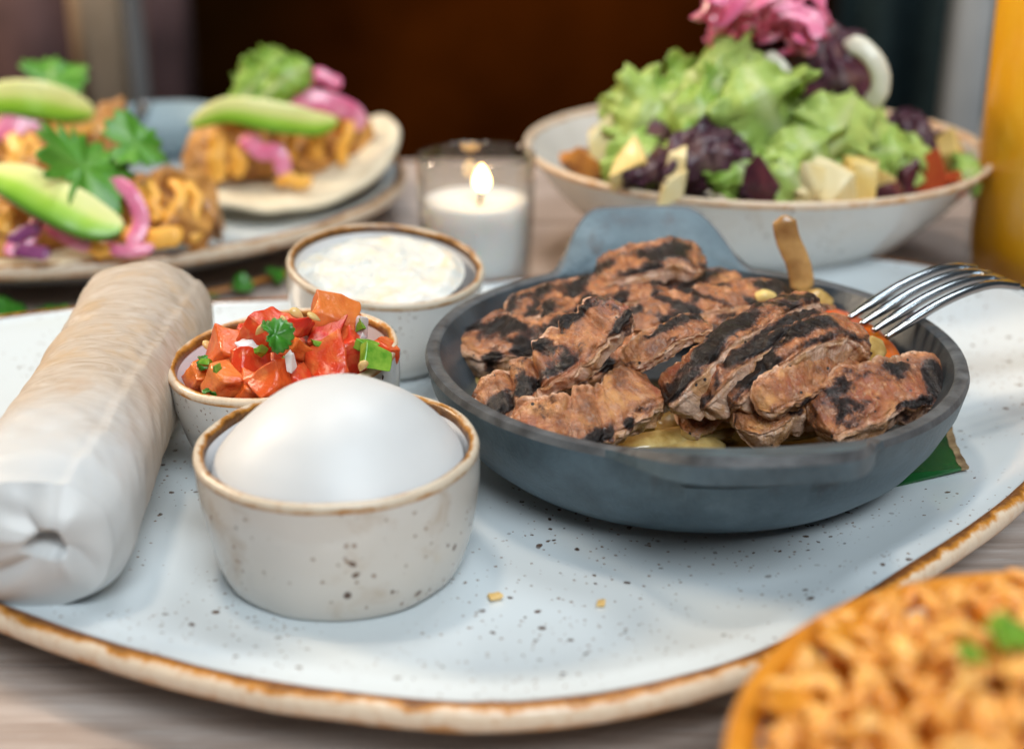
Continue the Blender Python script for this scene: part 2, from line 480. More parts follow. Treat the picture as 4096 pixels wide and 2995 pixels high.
def meshdata(name, verts, faces, material, smooth=True, attrs=None, merge=0.0):
    me = bpy.data.meshes.new(name)
    me.from_pydata([tuple(v) for v in verts], [], [tuple(f) for f in faces])
    if attrs:
        for k, (typ, data) in attrs.items():
            a = me.attributes.new(k, typ, 'POINT')
            arr = np.asarray(data, dtype=np.float32)
            a.data.foreach_set('value' if typ == 'FLOAT' else ('color' if typ == 'FLOAT_COLOR' else 'vector'), arr.ravel())
    bm = bmesh.new()
    bm.from_mesh(me)
    if merge:
        bmesh.ops.remove_doubles(bm, verts=bm.verts, dist=merge)
    bmesh.ops.recalc_face_normals(bm, faces=bm.faces)
    bm.to_mesh(me)
    bm.free()
    me.materials.append(material)
    if smooth:
        me.polygons.foreach_set('use_smooth', [True] * len(me.polygons))
    me.update()
    return me

def obj(name, verts, faces, material, parent=None, smooth=True, attrs=None, merge=0.0, origin=None):
    """one mesh object; a top-level one gets its origin at the middle of its base"""
    V = np.asarray(verts, dtype=float)
    if parent is None and origin is None:
        origin = (V[:, 0].mean(), V[:, 1].mean(), V[:, 2].min())
    if origin is not None:
        V = V - np.asarray(origin)
    o = bpy.data.objects.new(name, meshdata(name, V, faces, material, smooth, attrs, merge))
    if origin is not None:
        o.location = origin
    return link(o, parent)

def tag(o, label, cat, group=None):
    o['label'] = label
    o['category'] = cat
    if group:
        o['group'] = group
    return o

def thing(name, loc, label, cat, group=None, rot=(0, 0, 0)):
    e = bpy.data.objects.new(name, None)
    e.empty_display_size = 0.02
    e.location = loc
    e.rotation_euler = rot
    link(e)
    return tag(e, label, cat, group)

def nz(x, y, z, s=1.0):
    return noise.noise((x * s, y * s, z * s))

def fbm(p, s, oct=3):
    v, a, t = 0.0, 1.0, 0.0
    for _ in range(oct):
        v += a * noise.noise((p[0] * s, p[1] * s, p[2] * s))
        t += a
        a *= 0.5
        s *= 2.07
    return v / t

def smooth01(x, a, b):
    t = min(1.0, max(0.0, (x - a) / (b - a)))
    return t * t * (3 - 2 * t)

def spline(pts, n, closed=False):
    P = np.asarray(pts, dtype=float)
    k = len(P)
    out = []
    segs = k if closed else k - 1
    for i in range(n):
        t = i / n * segs if closed else i / (n - 1) * segs
        j = min(int(t), segs - 1)
        f = t - j
        g = lambda q: P[q % k] if closed else P[min(max(q, 0), k - 1)]
        p0, p1, p2, p3 = g(j - 1), g(j), g(j + 1), g(j + 2)
        if not closed and j == 0:
            p0 = 2 * p1 - p2
        if not closed and j == segs - 1:
            p3 = 2 * p2 - p1
        out.append(0.5 * ((2 * p1) + (-p0 + p2) * f + (2 * p0 - 5 * p1 + 4 * p2 - p3) * f * f + (-p0 + 3 * p1 - 3 * p2 + p3) * f ** 3))
    return np.array(out)

def grid_faces(rows, cols, close_cols=True, off=0):
    F = []
    for i in range(rows - 1):
        for j in range(cols if close_cols else cols - 1):
            a = off + i * cols + j
            b = off + i * cols + (j + 1) % cols
            F.append((a, b, b + cols, a + cols))
    return F

def sweep(pts, n, m, a, b, up=(0, 0, 1), ex=2.0, disp=None, ups=None, caps=True):
    """closed tube along a curve; a, b: half width and half thickness (number or function of u)"""
    C = spline(pts, n)
    T = np.gradient(C, axis=0)
    T /= np.linalg.norm(T, axis=1)[:, None] + 1e-12
    Us = spline(ups, n) if ups is not None else np.repeat(np.array([up], float), n, 0)
    seg = np.r_[0, np.cumsum(np.linalg.norm(np.diff(C, axis=0), axis=1))]
    V, flow, loc = [], [], []
    fa = a if callable(a) else (lambda u: a)
    fb = b if callable(b) else (lambda u: b)
    for i in range(n):
        u = i / (n - 1)
        S = np.cross(T[i], Us[i])
        S /= np.linalg.norm(S) + 1e-12
        U = np.cross(S, T[i])
        for j in range(m):
            ph = 2 * math.pi * j / m
            c, s = math.cos(ph), math.sin(ph)
            x = math.copysign(abs(c) ** (2 / ex), c)
            y = math.copysign(abs(s) ** (2 / ex), s)
            p = C[i] + S * x * fa(u) + U * y * fb(u)
            if disp:
                nrm = S * c + U * s
                p = p + nrm * disp(p, u, ph, x, y, seg[i])
            V.append(p)
            flow.append((seg[i], ph * 0.5 * (fa(0.5) + fb(0.5)), 0.0))
            loc.append((u, x, y))
    F = grid_faces(n, m)
    if caps:
        V.append(C[0]); flow.append(flow[0]); loc.append((0, 0, 0))
        V.append(C[-1]); flow.append(flow[-1]); loc.append((1, 0, 0))
        e0, e1 = len(V) - 2, len(V) - 1
        for j in range(m):
            F.append((e0, (j + 1) % m, j))
            F.append((e1, (n - 1) * m + j, (n - 1) * m + (j + 1) % m))
    return V, F, flow, loc

def lathe(profile, n=96, c=(0, 0), wob=None):
    V, ac = [], []
    k = len(profile)
    for i, (r, z) in enumerate(profile):
        for j in range(n):
            t = 2 * math.pi * j / n
            w = wob(t, z) if wob else 0.0
            rr = max(r, 1e-5) * (1 + w)
            V.append((c[0] + rr * math.cos(t), c[1] + rr * math.sin(t), z))
            ac.append(i / (k - 1))
    return V, grid_faces(k, n), ac

def profile_smooth(pts, n):
    return [tuple(p) for p in spline(pts, n)]

def box(cx, cy, cz, sx, sy, sz):
    V = [(cx + dx * sx / 2, cy + dy * sy / 2, cz + dz * sz / 2) for dx in (-1, 1) for dy in (-1, 1) for dz in (-1, 1)]
    F = [(0, 1, 3, 2), (4, 6, 7, 5), (0, 4, 5, 1), (2, 3, 7, 6), (0, 2, 6, 4), (1, 5, 7, 3)]
    return V, F

def chunk_mesh(name, size, material, seed, jag=0.16, sub=3, rough=0.10):
    """an irregular soft-edged cut chunk"""
    r = random.Random(seed)
    bm = bmesh.new()
    bmesh.ops.create_cube(bm, size=1.0)
    for v in bm.verts:
        v.co += Vector((r.uniform(-jag, jag), r.uniform(-jag, jag), r.uniform(-jag, jag)))
    bmesh.ops.bevel(bm, geom=list(bm.edges), offset=0.10, segments=2, profile=0.6, affect='EDGES')
    bmesh.ops.triangulate(bm, faces=bm.faces)
    bmesh.ops.subdivide_edges(bm, edges=list(bm.edges), cuts=sub, use_grid_fill=True)
    bmesh.ops.smooth_vert(bm, verts=bm.verts, factor=0.4, use_axis_x=True, use_axis_y=True, use_axis_z=True)
    off = r.uniform(0, 50)
    for v in bm.verts:
        p = v.co + Vector((off, off * 0.7, 0))
        v.co += v.co.normalized() * (rough * fbm(p, 1.8, 3))
        v.co = Vector((v.co.x * size[0], v.co.y * size[1], v.co.z * size[2]))
    me = bpy.data.meshes.new(name)
    bm.to_mesh(me)
    bm.free()
    me.materials.append(material)
    me.polygons.foreach_set('use_smooth', [True] * len(me.polygons))
    return me

def place(name, me, loc, rot, parent=None, scale=1.0):
    o = bpy.data.objects.new(name, me)
    o.location = loc
    o.rotation_euler = rot
    o.scale = (scale,) * 3 if isinstance(scale, (int, float)) else scale
    return link(o, parent)

def rrot(r=rnd):
    return (r.uniform(0, 6.28), r.uniform(0, 6.28), r.uniform(0, 6.28))

# ------------------------------------------------------------------ setting: floor, wall
V, F = box(0, 1.4, -0.76, 7.0, 4.6, 0.02)
o = obj('floor', V, F, M['dark_floor'], smooth=False); o['kind'] = 'structure'
V, F = box(0, 2.68, 0.2, 7.0, 0.06, 1.9)
o = obj('back_wall', V, F, M['brown_wall'], smooth=False); o['kind'] = 'structure'

# table: planks along x
table = thing('wooden_table', (0, 0.45, -0.75), 'weathered grey brown wooden table carrying all the dishes', 'table')
y = 0.035
k = 0
while y < 0.77:
    w = 0.1245
    V, F = box(0, 0, 0, 1.7, w - 0.0006, 0.026)
    bm = bmesh.new()
    me = meshdata('plank', V, F, M['wood'], smooth=False)
    bm.from_mesh(me)
    bmesh.ops.bevel(bm, geom=list(bm.edges), offset=0.0008, segments=2, affect='EDGES')
    bm.to_mesh(me); bm.free()
    p = bpy.data.objects.new('plank', me)
    p.location = (0.013 * ((k * 7) % 5), y + w / 2 - 0.45, 0.75 - 0.013)
    link(p, table)
    y += w
    k += 1
for sx in (-0.78, 0.78):
    for sy in (0.09, 0.72):
        V, F = box(sx, sy - 0.45, 0.361, 0.06, 0.06, 0.722)
        obj('leg', V, F, M['wood'], table, smooth=False)

# ------------------------------------------------------------------ plates
OUT = [(0.205, 0.475), (0.176, 0.520), (0.125, 0.543), (0.03, 0.522), (-0.075, 0.493), (-0.165, 0.478), (-0.215, 0.440), (-0.212, 0.375),
       (-0.168, 0.312), (-0.115, 0.274), (-0.0644, 0.2492), (-0.021, 0.2385), (0.0064, 0.2382), (0.0348, 0.246), (0.061, 0.2605), (0.0927, 0.289), (0.138, 0.336), (0.185, 0.405)]

def plate_from_outline(name, outline, label, group, glaze, rim_mat, n=200, well=0.0130, rim_z=0.0205, centre=None, z0=0.0):
    O = spline(outline, n, closed=True)
    c = O.mean(axis=0) if centre is None else np.array(centre)
    root = thing(name, (c[0], c[1], z0), label, 'plate', group)
    D = O - c
    inset = lambda mm: D * (1 - mm / np.linalg.norm(D, axis=1))[:, None]
    body_top = [(0.0, well), (0.25, well), (0.5, well), (0.66, well + 0.0001), (0.76, well + 0.0009), (0.84, well + 0.0026), (0.91, well + 0.0047), (0.955, well + 0.0064)]
    V, A = [], []
    rows = 0
    for s, z in body_top:
        for d in inset(0.0045):
            q = d * max(s, 1e-4)
            V.append((q[0], q[1], z))
        rows += 1
    for mm, z in ((0.0062, rim_z - 0.0012), (0.0045, rim_z - 0.0003)):
        for d in inset(mm):
            V.append((d[0], d[1], z))
        rows += 1
    obj('dish', V, grid_faces(rows, n), glaze, root)
    V, A = [], []
    ring = [(0.0045, rim_z - 0.0003), (0.0032, rim_z + 0.0001), (0.0018, rim_z), (0.0006, rim_z - 0.0009), (0.0, rim_z - 0.0024), (0.0003, rim_z - 0.0042), (0.0010, rim_z - 0.0054)]
    for i, (mm, z) in enumerate(ring):
        for k_, d in enumerate(inset(mm)):
            V.append((d[0], d[1], z + 0.0003 * noise.noise((k_ * 0.3, mm * 900, 1))))
            A.append(i / (len(ring) - 1))
    obj('rim', V, grid_faces(len(ring), n), rim_mat, root, attrs={'across': ('FLOAT', A)})
    V = []
    under = [(0.0010, rim_z - 0.0054), (0.010, rim_z - 0.0090), (0.028, 0.0065), (0.052, 0.0042), (0.054, 0.0006), (0.058, 0.0004), (0.060, 0.0040)]
    for mm, z in under:
        for d in inset(mm):
            V.append((d[0], d[1], z))
    rows = len(under)
    for d in inset(0.06):
        V.append((d[0] * 0.02, d[1] * 0.02, 0.0045))
    obj('underside', V, grid_faces(rows + 1, n), glaze, root)
    return root

plate_from_outline('dinner_plate', OUT, 'large speckled white plate with brown rim under the skillet and ramekins', None, M['plate'], M['rim'])

# oval plate of tacos
c = (-0.205, 0.655)
tp = [(c[0] + 0.155 * math.cos(t) , c[1] + 0.140 * math.sin(t)) for t in np.linspace(0, 2 * math.pi, 24, endpoint=False)]
plate_from_outline('taco_plate', tp, 'brown rimmed white plate holding three open tacos', None, M['plate'], M['rim_dark'], n=140, well=0.0120, rim_z=0.0235)

# ------------------------------------------------------------------ skillet
SK = (0.051, 0.3755)
SK_Z = 0.0150

def skillet():
    root = thing('skillet', (SK[0], SK[1], SK_Z), 'small round cast iron skillet with two tab handles, full of grilled meat', 'skillet')
    n = 256
    near, far = R(-86), R(94.5)
    ri, ro, zr = 0.0714, 0.0755, 0.0310
    inner = [(0.0, 0.0042), (0.030, 0.0042), (0.050, 0.0043), (0.0545, 0.0052), (0.0580, 0.0085), (0.0625, 0.0150), (0.0672, 0.0240)]
    outer = [(0.0740, 0.0230), (0.0702, 0.0150), (0.0655, 0.0082), (0.0600, 0.0036), (0.0545, 0.0010), (0.050, 0.0), (0.02, 0.0), (0.0, 0.0)]
    STEPS = 9
    def ext(t):
        m = 0.0
        for a in (near, far):
            d = abs((t - a + math.pi) % (2 * math.pi) - math.pi)
            m = max(m, 1 - smooth01(d, 0.15, 0.48))
        return m
    V = []
    idx = {}
    def add(key, p):
        idx[key] = len(V)
        V.append(p)
    th = [2 * math.pi * j / n for j in range(n)]
    for j, t in enumerate(th):
        m = ext(t)
        up_ = 0.0108 if math.sin(t) < 0 else 0.0146
        out_ = 0.0235 if math.sin(t) < 0 else 0.0205
        ct, st = math.cos(t), math.sin(t)
        pt = lambda r, z: (r * ct, r * st, z)
        for i, (r, z) in enumerate(inner):
            add(('i', i, j), pt(r, z))
        for s in range(STEPS + 1):
            f = s / STEPS
            eo, eu = out_ * m * f, up_ * m * (f ** 0.62)
            add(('t', s, j), pt(ri + eo, zr + eu - 0.0003))
            add(('b', s, j), pt(ro + eo * 0.93 - 0.0030 * m * (1 - f), zr - 0.0016 - 0.0046 * m + eu * 0.98))
        eo, eu = out_ * m, up_ * m
        add(('m', 0, j), pt(ri + eo + 0.0010, zr + eu + 0.0003))
        add(('m', 1, j), pt(ro + eo * 0.94 - 0.0006, zr + eu + 0.0002 - 0.0022 * m))
        for i, (r, z) in enumerate(outer):
            add(('o', i, j), pt(r, z))
    E = [ext(t) for t in th]
    body, hn, hf, rimf, ins = [], [], [], [], []
    def dst(t):
        dn = abs((t - near + math.pi) % (2 * math.pi) - math.pi)
        df = abs((t - far + math.pi) % (2 * math.pi) - math.pi)
        return (hn, dn) if dn < df else (hf, df)
    hole = set()
    for j in range(n):
        _, d = dst(th[j] + math.pi / n)
        if d < 0.095:
            hole.add(j)
    s0, s1 = 6, 8
    for j in range(n):
        k2 = (j + 1) % n
        q = lambda a, b, c_, d_: (idx[a], idx[b], idx[c_], idx[d_])
        for i in range(len(inner) - 1):
            ins.append(q(('i', i, j), ('i', i, k2), ('i', i + 1, k2), ('i', i + 1, j)))
        li = len(inner) - 1
        ins.append(q(('i', li, j), ('i', li, k2), ('t', 0, k2), ('t', 0, j)))
        body.append(q(('b', 0, j), ('b', 0, k2), ('o', 0, k2), ('o', 0, j)))
        for i in range(len(outer) - 1):
            body.append(q(('o', i, j), ('o', i, k2), ('o', i + 1, k2), ('o', i + 1, j)))
        on = E[j] > 0.01 or E[k2] > 0.01
        tgt = dst(th[j])[0] if on else rimf
        if on:
            for s in range(STEPS):
                inh = j in hole and s0 <= s < s1 and False
                if not inh:
                    tgt.append(q(('t', s, j), ('t', s, k2), ('t', s + 1, k2), ('t', s + 1, j)))
                    tgt.append(q(('b', s, j), ('b', s, k2), ('b', s + 1, k2), ('b', s + 1, j)))
                else:
                    if s == s0:
                        tgt.append(q(('t', s, j), ('t', s, k2), ('b', s, k2), ('b', s, j)))
                    if s == s1 - 1:
                        tgt.append(q(('t', s + 1, j), ('t', s + 1, k2), ('b', s + 1, k2), ('b', s + 1, j)))
                    if (j - 1) % n not in hole:
                        tgt.append(q(('t', s, j), ('t', s + 1, j), ('b', s + 1, j), ('b', s, j)))
                    if k2 not in hole:
                        tgt.append(q(('t', s, k2), ('t', s + 1, k2), ('b', s + 1, k2), ('b', s, k2)))
        rimf.append(q(('t', STEPS, j), ('t', STEPS, k2), ('m', 0, k2), ('m', 0, j)))
        rimf.append(q(('m', 0, j), ('m', 0, k2), ('m', 1, k2), ('m', 1, j)))
        tgt.append(q(('m', 1, j), ('m', 1, k2), ('b', STEPS, k2), ('b', STEPS, j)))
    for nm, fs, mt in (('pan', body, M['iron']), ('handle', hn, M['iron']), ('handle', hf, M['iron']), ('rim', rimf, M['iron_rim']), ('cooking_surface', ins, M['iron_inside'])):
        used = sorted({i for f in fs for i in f})
        mp = {u: i for i, u in enumerate(used)}
        obj(nm, [V[u] for u in used], [tuple(mp[i] for i in f) for f in fs], mt, root, merge=1e-6)
    for ch in root.children:
        md = ch.modifiers.new('edge', 'EDGE_SPLIT')
        md.split_angle = R(50)
    return root
skillet()

# ------------------------------------------------------------------ ramekins
def ramekin(loc, rot, ro, rb, h, label, glaze, rim_mat, wall=0.0027, fac=0.0, seed=0):
    root = thing('ramekin', loc, label, 'bowl', 'speckled ramekins on the large plate', rot)
    wob = lambda t, z: fac * (noise.noise((math.cos(t) * 2.2 + seed, math.sin(t) * 2.2, z * 40)))
    out = profile_smooth([(0.0005, 0.0012), (rb * 0.80, 0.0012), (rb * 0.84, 0.0), (rb * 0.93, 0.0004), (rb + 0.0010, 0.0025), (rb + (ro - rb) * 0.62, h * 0.30), (rb + (ro - rb) * 0.93, h * 0.66), (ro - 0.0002, h - 0.0022)], 40)
    V, F, _ = lathe(out, 128, wob=wob)
    obj('body', V, F, glaze, root)
    ring = [(ro - 0.0002, h - 0.0022), (ro, h - 0.0012), (ro - 0.0004, h - 0.0003), (ro - wall * 0.42, h + 0.0002), (ro - wall * 0.85, h - 0.0003), (ro - wall, h - 0.0014), (ro - wall - 0.0001, h - 0.0024)]
    V, F, ac = lathe(ring, 128, wob=wob)
    obj('rim', V, F, rim_mat, root, attrs={'across': ('FLOAT', [1.0 - a * 1.05 for a in ac])})
    inn = profile_smooth([(ro - wall - 0.0001, h - 0.0024), (ro - wall - (ro - rb) * 0.3, h * 0.55), (rb - wall * 0.7, 0.008), (rb - 0.008, 0.0045), (0.0005, 0.0042)], 24)
    V, F, _ = lathe(inn, 128, wob=wob)
    obj('inside', V, F, M['cup_inside'], root)
    return root

R1 = (-0.0418, 0.3095, 0.0128)
R2 = (-0.0612, 0.3700, 0.0140)
R3 = (-0.0440, 0.4490, 0.0165)
ramekin(R1, (0, 0, 0), 0.0340, 0.0280, 0.0340, 'white ramekin with smeared beige speckles filled by a smooth white scoop', M['cup_smear'], M['rim_dark'], fac=0.022, seed=3)
ramekin(R2, (0.01, R(-5.0), 0.3), 0.0322, 0.0240, 0.0330, 'tilted speckled white ramekin of fresh tomato salsa with tan rim', M['cup'], M['rim'], seed=7)
ramekin(R3, (R(8.0), R(-1.0), 0.8), 0.0325, 0.0245, 0.0320, 'speckled ramekin of lumpy white cheese dip leaning on the plate edge', M['cup'], M['rim_dark'], seed=9)

# scoop of white cream
prof = [(0.0, 0.0615), (0.006, 0.0610), (0.0125, 0.0590), (0.0185, 0.0555), (0.0232, 0.0515), (0.0270, 0.0475), (0.0296, 0.0438), (0.0302, 0.0405), (0.0285, 0.0365), (0.022, 0.034), (0.0, 0.033)]
pp = profile_smooth(prof, 48)
V, F, _ = lathe(pp, 96)
W = []
for x, y_, z in V:
    k_ = smooth01(z, 0.034, 0.066)
    w = 0.0007 * fbm((x + 1.3, y_, z), 40, 2) * (0.3 + k_)
    r = math.hypot(x, y_) + 1e-9
    W.append((R1[0] + x * (1 + w / max(r, 0.012)) + 0.0008 * k_, R1[1] + y_ * (1 + w / max(r, 0.012)), z + w))
o = obj('cream_scoop', W, F, M['white_cream'])
tag(o, 'smooth rounded scoop of white cream rising from the front ramekin', 'sour cream')

# cheese dip: lumpy surface in the tilted ramekin
n, kk = 90, 34
V = []
for i in range(kk):
    r = 0.0290 * i / (kk - 1)
    for j in range(n):
        t = 2 * math.pi * j / n
        x, y_ = r * math.cos(t), r * math.sin(t)
        e = smooth01(r, 0.0290, 0.0245)
        z = 0.0278 + e * (0.0016 + 0.0022 * fbm((x, y_, 3), 130, 4) + 0.0016 * abs(nz(x, y_, 9, 320)))
        V.append((x, y_, z))
F = grid_faces(kk, n)
Mx = Matrix.Translation(R3) @ Matrix.Rotation(R(8.0), 4, 'X') @ Matrix.Rotation(R(-1), 4, 'Y')
o = obj('cheese_dip', [tuple(Mx @ Vector(v)) for v in V], F, M['cheese_dip'])
tag(o, 'lumpy off white cheese dip with yellow flecks filling the rear ramekin', 'dip')

# ------------------------------------------------------------------ grilled meat strips in the skillet
def meat_strip(pts, width, thick, label, ups, char=0.45, patches=(), cuts=(), red=(), ragged=0.5, seed=0, n=110, m=72, ex=5.0, stripes=None, droop=0.0):
    """a seared strip: charred top, paler fibrous cut sides, ragged ends.
    patches: (u, x, ru, rx) burnt spots; cuts: (u, slant, depth) slashes; stripes: (pitch, slant, phase) grill bars"""
    r0 = seed * 7.31
    ends = lambda u: (min(1.0, (u / 0.10 + 0.10)) ** 0.55) * (min(1.0, ((1 - u) / 0.10 + 0.10)) ** 0.55)
    wa = lambda u: width / 2 * ends(u) * (1 + 0.24 * noise.noise((u * 4.2 + r0, 0.3, r0)) + 0.12 * noise.noise((u * 19 + r0, 1.3, r0)))
    tb = lambda u: thick / 2 * ends(u) * (1 + 0.22 * noise.noise((u * 5.1 - r0, 2.3, r0)))
    Lc = float(np.linalg.norm(np.diff(spline(pts, 40), axis=0), axis=1).sum())
    def disp(p, u, ph, x, y, s):
        q = (p[0] + r0, p[1], p[2])
        d = 0.0011 * fbm(q, 120, 3) + 0.0005 * fbm(q, 380, 3)
        d += 0.0004 * noise.noise((s * 330 + r0 + 0.6 * math.sin(ph), ph * 1.2, 1.0)) + 0.0004 * noise.noise((s * 650 + r0, ph * 2.2, 4.0))
        crack = 1 - abs(noise.noise((s * 75 + r0, ph * 1.6 + 0.8 * x, 2.0)))
        d -= 0.0011 * crack ** 14
        crack = 1 - abs(noise.noise((s * 190 + r0, ph * 2.6, 6.0)))
        d -= 0.0005 * crack ** 8
        rg = ragged * (smooth01(u, 0.12, 0.0) + smooth01(u, 0.88, 1.0))
        d += rg * 0.0034 * fbm((q[0], q[1], q[2] + 3), 260, 3)
        topn = smooth01(y, -0.2, 0.6)
        for cu, sl, dep in cuts:
            dd = (u - cu) * Lc + sl * x * width / 2
            wig = 0.0007 * noise.noise((x * 2.3 + r0, cu * 20, 0))
            d -= dep * topn * math.exp(-((dd + wig) / 0.0009) ** 2)
            d += dep * 0.30 * topn * math.exp(-((dd + wig - 0.0024) / 0.0013) ** 2)
        return d
    V, F, flow, loc = sweep(pts, n, m, wa, tb, ups=ups, ex=ex, disp=disp)
    sear = []
    for (u, x, y), p in zip(loc, V):
        top = smooth01(y, 0.55, 0.97)
        lowf = fbm((u * Lc * 1.0 + r0, x * width, r0), 75, 2)
        cv = char * top + 0.95 * lowf * top - 0.30 * (1 - top)
        if stripes:
            pitch, sl, phs = stripes
            w = math.cos(2 * math.pi * ((u * Lc + sl * x * width / 2) / pitch + phs))
            cv += 0.40 * top * smooth01(w, 0.0, 0.8) - 0.12 * top
        for pu, px_, ru, rx in patches:
            d = math.hypot((u - pu) / ru, (x - px_) / rx)
            cv += 0.65 * smooth01(d, 1.25, 0.35) * smooth01(y, -0.95, -0.2)
        rv = 0.0
        for pu, px_, ru, rx in red:
            d = math.hypot((u - pu) / ru, (x - px_) / rx)
            rv = max(rv, smooth01(d, 1.2, 0.3))
        edge = smooth01(u, 0.06, 0.0) + smooth01(u, 0.94, 1.0)
        sear.append((top, cv + 0.12 * edge, rv, 1.0))
    o = obj('meat_strip', V, F, M['meat'], attrs={'flow': ('FLOAT_VECTOR', flow), 'sear': ('FLOAT_COLOR', sear)})
    return tag(o, label, 'meat', 'grilled meat strips in the skillet')

U = lambda x, y, z: (x, y, z)
# A: tall strip leaning up across the left of the heap
meat_strip([(-0.0104, 0.3527, 0.0345), (0.0013, 0.3529, 0.0415), (0.0135, 0.3566, 0.0495), (0.0235, 0.3637, 0.0560), (0.0294, 0.3702, 0.0605)], 0.0165, 0.0070,
           'long slashed meat strip leaning upward with a tattered top end', [(-0.25, -0.55, 0.8), (-0.3, -0.6, 0.75), (-0.3, -0.6, 0.7)],
           char=0.12, patches=[(0.13, 0.5, 0.10, 0.55), (0.30, 0.4, 0.06, 0.55), (0.46, -0.55, 0.06, 0.5), (0.66, -0.75, 0.09, 0.30), (0.83, 0.9, 0.12, 0.25)],
           cuts=[(0.23, 0.25, 0.0024), (0.36, 0.2, 0.0030), (0.56, 0.25, 0.0015), (0.72, 0.15, 0.0012)], red=[(0.48, 0.3, 0.12, 0.9), (0.90, 0.2, 0.1, 0.8)], ragged=1.0, seed=1, n=170, m=96)
# B: pale thick strip lying in front
meat_strip([(-0.0005, 0.3422, 0.0330), (0.0131, 0.3391, 0.0360), (0.0266, 0.3467, 0.0385), (0.0377, 0.3603, 0.0400)], 0.0180, 0.0100,
           'thick tan meat strip with a black seared square at its base', [(0.05, -0.75, 0.65), (0.0, -0.7, 0.7), (0, -0.6, 0.8)],
           char=-0.12, patches=[(0.45, 0.75, 0.10, 0.36), (0.64, 0.85, 0.05, 0.25)], cuts=[(0.36, 0.5, 0.0014), (0.56, 0.4, 0.0014), (0.62, 0.4, 0.001)], red=[(0.93, 0.5, 0.08, 0.7), (0.15, 0.2, 0.2, 0.7)], ragged=0.7, seed=2, n=130, m=84)
# C: chunky piece by the left wall
meat_strip([(-0.0118, 0.4048, 0.0375), (-0.0040, 0.3946, 0.0385), (0.0081, 0.3911, 0.0390), (0.0216, 0.3944, 0.0410)], 0.0200, 0.0110,
           'chunky tan meat piece with scattered burnt spots against the skillet wall', [(-0.2, -0.25, 0.95), (-0.1, -0.3, 0.95), (0, -0.25, 0.95)],
           char=0.34, patches=[(0.40, -0.45, 0.11, 0.3), (0.58, 0.6, 0.07, 0.4), (0.42, 1.0, 0.07, 0.25), (0.08, 0.3, 0.05, 0.5)], ragged=1.1, seed=3)
# D: long strip behind
meat_strip([(-0.0013, 0.4097, 0.0410), (0.0156, 0.4182, 0.0430), (0.0343, 0.4242, 0.0445), (0.0560, 0.4263, 0.0450), (0.0755, 0.4226, 0.0440)], 0.0190, 0.0095,
           'long browned meat strip with dark grill bars along the rear wall', [(-0.05, -0.12, 0.98), (0, -0.1, 0.98)],
           char=0.34, stripes=(0.013, 0.9, 0.1), ragged=0.7, seed=4, n=130)
# E: top piece at the back
meat_strip([(0.0266, 0.4269, 0.0475), (0.0387, 0.4285, 0.0515), (0.0505, 0.4322, 0.0530), (0.0616, 0.4325, 0.0505)], 0.0180, 0.0085,
           'dark crusted meat piece on top of the heap before the far handle', [(-0.15, -0.15, 0.97), (0.1, -0.2, 0.95)],
           char=0.36, patches=[(0.7, 0.0, 0.2, 0.6)], ragged=1.0, seed=5)
# F: pale plank of meat in the middle
meat_strip([(0.0338, 0.3968, 0.0430), (0.0506, 0.4031, 0.0450), (0.0680, 0.4105, 0.0460), (0.0868, 0.4114, 0.0460)], 0.0160, 0.0100,
           'pale flat meat strip with light brown bars in the middle of the heap', [(0, -0.25, 0.95), (0.05, -0.2, 0.95)],
           char=0.26, stripes=(0.010, -0.6, 0.3), patches=[(0.92, -0.4, 0.08, 0.6)], ragged=0.8, seed=6)
# G: thin curling strip
meat_strip([(0.0310, 0.3626, 0.0450), (0.0374, 0.3639, 0.0490), (0.0452, 0.3680, 0.0520), (0.0549, 0.3740, 0.0530)], 0.0100, 0.0046,
           'thin curled meat sliver with a blackened edge beside the leaning strip', [(-0.2, -0.5, 0.8), (-0.1, -0.3, 0.9), (0, -0.2, 0.97)],
           char=0.20, patches=[(0.7, -0.3, 0.3, 0.5)], ragged=1.0, seed=7)
# H: big black topped strip
meat_strip([(0.0434, 0.3535, 0.0355), (0.0495, 0.3539, 0.0440), (0.0608, 0.3628, 0.0500), (0.0756, 0.3774, 0.0520), (0.0883, 0.3891, 0.0505)], 0.0125, 0.0125,
           'wide meat strip with a thick black charred crust in the centre', [(-0.40, -0.25, 0.85), (-0.25, -0.12, 0.95), (-0.05, -0.1, 0.98)],
           char=0.38, patches=[(0.42, 0.0, 0.20, 0.7), (0.03, 0.2, 0.07, 0.9)], cuts=[(0.30, -0.4, 0.0012)], red=[(0.25, -0.4, 0.12, 0.5)], ragged=0.6, seed=8, n=140, m=84)
